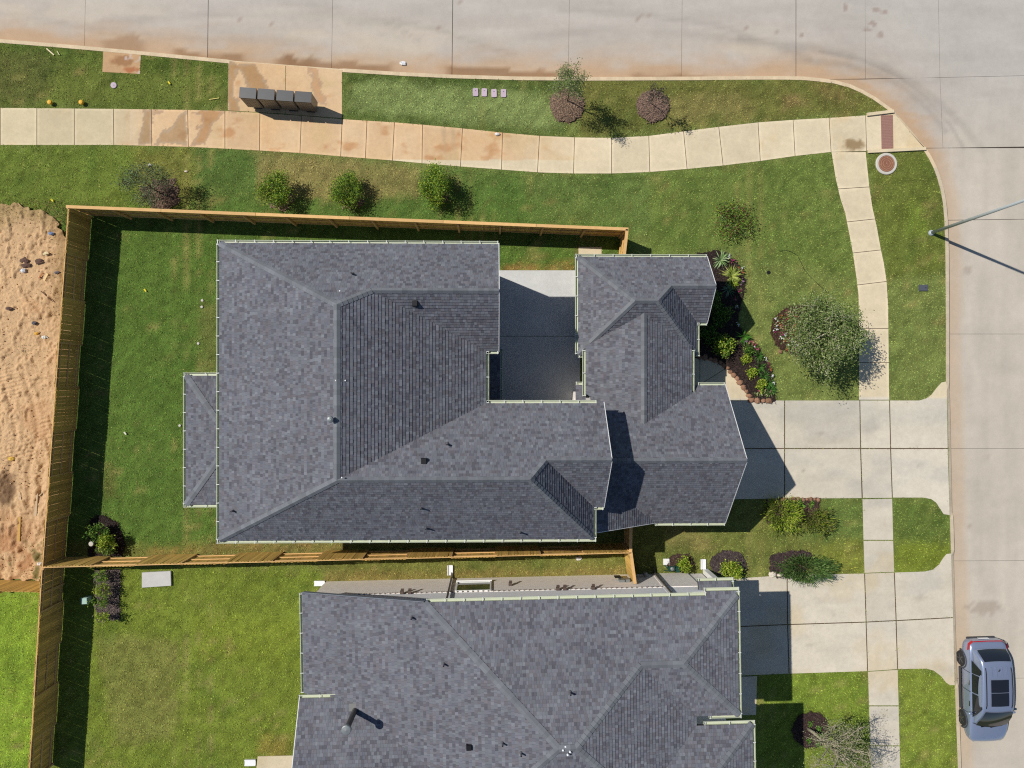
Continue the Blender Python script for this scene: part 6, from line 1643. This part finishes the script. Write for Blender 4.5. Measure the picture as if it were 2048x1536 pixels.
# ------------------------------------------------------------------ parked car
def car():
    cxw = at2(1979, 1386, 0.9)
    root = empty('parked_car', (cxw[0], cxw[1], ZS), math.radians(181.2)); root.scale = (1.04, 1.04, 1.04); tag(root, 'silver blue crossover car with dark sunroof parked at the east kerb', 'car')
    PAINT = mat('car_paint', alb(140, 152, 178, 1.0), .3, [(300, .03)], metal=.45, spec=.5, coat=.8); CLAD = mat('car_cladding', alb(70, 72, 76), .6); GL = mat('car_glass', (.012, .014, .02), .05, spec=.8)
    RED = mat('tail_light', alb(176, 22, 34), .2, spec=.6); TYRE = mat('tyre', (.025, .025, .026), .85); RIM = mat('rim', alb(110, 112, 116), .35, metal=.8); CHR = mat('chrome', (.7, .7, .72), .15, metal=1.0)
    Lh = 2.46                                                   # half length; +y is the front
    def loft(st, name, m, closed=True):
        """st: list of (y, [(x, z) half section from bottom centre to top centre])"""
        mb = MB(); k = len(st[0][1]); ring = 2 * k - 2
        for y, sec in st:
            full = list(sec) + [(-x, z) for x, z in sec[-2:0:-1]]
            for x, z in full: mb.v.append((x, y, z))
        for i in range(len(st) - 1):
            for j in range(ring):
                a = i * ring + j; b = i * ring + (j + 1) % ring; mb.f.append((a, b, b + ring, a + ring)); mb.c.append(None)
        mb.f.append(tuple(range(ring))[::-1]); mb.c.append(None); n = (len(st) - 1) * ring; mb.f.append(tuple(n + j for j in range(ring))); mb.c.append(None)
        o = mb.build(name, m, root, smooth=True)
        sub = o.modifiers.new('smooth', 'SUBSURF'); sub.levels = 1; sub.render_levels = 2
        return o
    def sec(w, zb, zs, zt, crown=.03, top=.9): return [(0, zb), (w * .8, zb), (w * .96, zb + .1), (w, zb + .32), (w * .985, zs), (w * top, zt), (w * top * .55, zt + crown), (0, zt + crown * 1.3)]
    body = [(-Lh, sec(.72, .42, .74, .82, .01, .95)), (-Lh + .05, sec(.84, .34, .80, .92, .01, .95)), (-Lh + .22, sec(.93, .27, .88, 1.02, .015, .95)), (-1.9, sec(.955, .24, .93, 1.06, .02, .95)), (-1.45, sec(.965, .22, .94, 1.07, .02, .95)), (-.7, sec(.95, .22, .92, 1.06, .02, .95)),
            (0, sec(.945, .22, .91, 1.05, .02, .95)), (.7, sec(.945, .22, .90, 1.04, .02, .95)), (1.1, sec(.955, .22, .90, 1.03, .03, .93)), (1.45, sec(.96, .22, .90, 1.0, .05, .92)), (1.85, sec(.945, .23, .87, .95, .06, .9)), (2.15, sec(.90, .26, .80, .89, .06, .88)), (2.36, sec(.80, .32, .70, .79, .05, .88)), (Lh, sec(.62, .40, .60, .66, .03, .9))]
    loft(body, 'body', PAINT)
    def gsec(wb, wt, zb, zt):
        wt *= 1.07; zt += .012
        return [(0, zb), (wb, zb), (wb * .5 + wt * .5 + .015, (zb + zt) / 2), (wt, zt - .06), (wt * .9, zt - .012), (wt * .5, zt + .012), (0, zt + .02)]
    cab = [(-2.16, gsec(.80, .70, .98, 1.06)), (-2.05, gsec(.85, .74, .98, 1.2)), (-1.80, gsec(.88, .70, .98, 1.55)), (-1.55, gsec(.89, .69, .98, 1.635)), (-1.0, gsec(.895, .70, .98, 1.68)), (-.3, gsec(.895, .71, .98, 1.695)), (.3, gsec(.89, .71, .98, 1.675)), (.62, gsec(.885, .70, .98, 1.62)), (.95, gsec(.87, .70, .98, 1.44)), (1.28, gsec(.84, .74, .98, 1.18)), (1.5, gsec(.78, .70, .96, 1.02))]
    loft(cab, 'cabin', PAINT)
    def panel(pts, name, m, par=None): return MB().poly(pts).build(name, m, par or root)
    def strip(rows, name, m):
        mb = MB(); k = len(rows[0])
        for r in rows: mb.v += [tuple(q) for q in r]
        for i in range(len(rows) - 1):
            for j in range(k - 1): a = i * k + j; mb.f.append((a, a + 1, a + 1 + k, a + k)); mb.c.append(None)
        return mb.build(name, m, root, smooth=True)
    strip([[(x * .70, .60 + .05 * (1 - x * x), 1.655) for x in np.linspace(-.93, .93, 9)], [(x * .735, .96 + .07 * (1 - x * x), 1.47) for x in np.linspace(-.97, .97, 9)], [(x * .76, 1.30 + .09 * (1 - x * x), 1.205) for x in np.linspace(-.99, .99, 9)], [(x * .76, 1.46 + .10 * (1 - x * x), 1.085) for x in np.linspace(-.97, .97, 9)]], 'windscreen', GL)
    strip([[(x * .66, -1.72 - .03 * (1 - x * x), 1.625) for x in np.linspace(-.95, .95, 9)], [(x * .72, -1.95 - .04 * (1 - x * x), 1.43) for x in np.linspace(-.95, .95, 9)], [(x * .74, -2.12 - .05 * (1 - x * x), 1.19) for x in np.linspace(-.93, .93, 9)]], 'rear_window', GL)
    for s in (-1, 1):
        for nm, yy in (('side_window', [(-1.62, -1.02)]), ('side_window', [(-.98, -.12)]), ('side_window', [(-.06, .92)])):
            y0, y1 = yy[0]; rear = y0 < -1.5; front = y1 > .5
            t0 = (y0 + .34 if rear else y0); t1 = (y1 - .42 if front else y1)
            p = [(s * .912, y0, 1.10), (s * .912, y1 + (.16 if front else 0), 1.09), (s * .838, (t1 + y1) / 2 + (.1 if front else 0), 1.36), (s * .752, t1 + (.02 if front else 0), 1.575), (s * .752, t0, 1.575), (s * .838, (t0 + y0) / 2, 1.36)]
            panel(p if s > 0 else p[::-1], nm, GL)
        MB().tube([(s * .60, -1.45, 1.64), (s * .61, -1.2, 1.70), (s * .62, -.4, 1.725), (s * .61, .28, 1.70), (s * .60, .45, 1.64)], .02, 8).build('roof_rail', M_BLACKM, root, smooth=True)
        mr = MB().blob((s * 1.03, .88, 1.12), .11, 5, None, .03, 12, 8, (1.1, .6, .75)).build('mirror', PAINT, root, smooth=True); MB().bar((s * .86, .9, 1.06), (s * .98, .89, 1.08), .06, .05).build('mirror_arm', CLAD, mr)
        MB().bar((s * .945, -.62, .93), (s * .945, -.38, .93), .035, .03).build('door_handle', CHR, root); MB().bar((s * .94, .38, .92), (s * .94, .62, .92), .035, .03).build('door_handle', CHR, root)
        strip([[(s * .945, -2.10, .99), (s * .90, -2.30, .97), (s * .70, -2.44, .955)], [(s * .962, -2.02, .86), (s * .915, -2.34, .85), (s * .72, -2.475, .84)]], 'tail_light', RED)
        strip([[(s * .60, 2.37, .77), (s * .76, 2.24, .80), (s * .87, 2.06, .84)], [(s * .64, 2.44, .70), (s * .82, 2.31, .73), (s * .91, 2.08, .78)]], 'headlight', mat('headlamp_glass', (.25, .26, .28), .1, spec=.7))
        for y in (-1.45, 1.43):
            arch = MB(); n = 14
            for k in range(n + 1):
                a = math.pi * (k / n) * 1.12 - .06 * math.pi
                for rr, xx in ((.385, .955), (.46, .968)): arch.v.append((s * xx, y + rr * math.cos(a), .36 + rr * math.sin(a)))
            for k in range(n): arch.f.append((2 * k, 2 * k + 1, 2 * k + 3, 2 * k + 2)); arch.c.append(None)
            arch.build('wheel_arch', CLAD, root, smooth=True)
            wh = empty('wheel', (s * .86, y, .36)); wh.parent = root
            t = MB(); t.lathe((0, 0, 0), [(.24, -.11), (.33, -.12), (.36, -.08), (.36, .08), (.33, .12), (.24, .11)], 28); t = t.build('tyre', TYRE, wh, smooth=False); t.rotation_euler = (0, math.pi / 2, 0)
            rm = MB(); rm.lathe((0, 0, 0), [(.245, -.09), (.245, .09)], 24)
            for k in range(5):
                a = 2 * math.pi * k / 5; rm.bar((.05 * math.cos(a), .05 * math.sin(a), s * .105), (.235 * math.cos(a), .235 * math.sin(a), s * .115), .07, .03)
            rm.lathe((0, 0, s * .1), [(.06, -.01), (.06, .02)], 12); rm = rm.build('rim', RIM, wh); rm.rotation_euler = (0, math.pi / 2, 0)
    strip([[(x, -2.44 + .02 * abs(x), .968) for x in (-.7, -.35, 0, .35, .7)], [(x, -2.475 + .02 * abs(x), .93) for x in (-.7, -.35, 0, .35, .7)]], 'light_bar', RED)
    for y0, y1 in ((-.92, -.33), (-.30, .32)):
        strip([[(x, y, 1.766 - .022 * abs(x) / .4 - (.012 if y > .2 else 0)) for x in (-.42, -.2, 0, .2, .42)] for y in np.linspace(y0, y1, 4)], 'sunroof_panel', GL)
    for x in (-.36, -.13, .13, .36): MB().bar((x, -1.5, 1.685), (x, -1.04, 1.735), .05, .02).build('roof_rib', PAINT, root)
    for s in (-1, 1):
        for y0, z0, y1, z1 in ((-1.02, .42, -1.0, 1.04), (-.1, .3, -.1, 1.04), (.98, .34, .95, 1.02), (-1.0, .3, .96, .3)):
            MB().bar((s * .962, y0, z0), (s * .952, y1, z1), .012, .014).build('door_gap', M_BLACKM, root)
    MB().tube([(-.86, 1.38, 1.02), (-.5, 1.53, 1.068), (0, 1.58, 1.085), (.5, 1.53, 1.068), (.86, 1.38, 1.02)], .012, 6).build('bonnet_gap', M_BLACKM, root)
    MB().tube([(0, -1.3, 1.67), (0, -1.36, 1.75), (0, -1.46, 1.76)], [.03, .02, .006], 8).build('antenna_fin', M_BLACKM, root)
    mb = MB(); mb.bar((0, -2.475, .62), (0, -2.49, .62), .5, .13); mb.build('number_plate', M_WHITE, root)
    mb = MB(); mb.bar((-.6, 2.36, .36), (.6, 2.36, .36), .16, .14); mb.bar((-.66, -2.40, .40), (.66, -2.40, .40), .14, .14)
    mb.build('bumper_trim', CLAD, root)
    for s in (-1, 1):
        MB().bar((s * .955, -1.0, .27), (s * .955, .98, .27), .03, .14).build('sill_trim', CLAD, root)
        MB().bar((s * .35, 1.55, 1.055), (s * .30, 2.2, .945), .02, .012).build('bonnet_crease', PAINT, root)
    mb = MB(); mb.bar((-.45, 1.50, 1.075), (.05, 1.60, 1.085), .025, .02); mb.bar((.0, 1.50, 1.075), (.5, 1.56, 1.085), .025, .02); mb.build('wiper', M_BLACKM, root)
car()

# clods scattered over the churned lot, one mass
def clods(n):
    rng = np.random.default_rng(31); g = random.Random(31); mb = MB(); k = 0
    while k < n:
        px, py = g.uniform(-60, 128), g.uniform(440, 1150)
        if px > 150 - (py - 400) * .085 - 22: continue
        if py < 900 and g.random() < .6: continue
        c = alb(*g.choice(((212, 170, 124), (204, 158, 112), (222, 186, 142), (190, 142, 98)))); r = g.choice((.012, .018, .025, .025, .04)) * g.uniform(.7, 1.3)
        mb.blob(wz(px, py, .13 + (.07 if py > 930 else .0)), r, k, tuple(c), .35, 5, 4, (1, .8, .5)); k += 1
    o = mb.build('clods', M_DIRT, None); tag(o, 'small clods and crumbs of earth strewn over the dirt lot', 'clods', kind='stuff')
clods(1100)
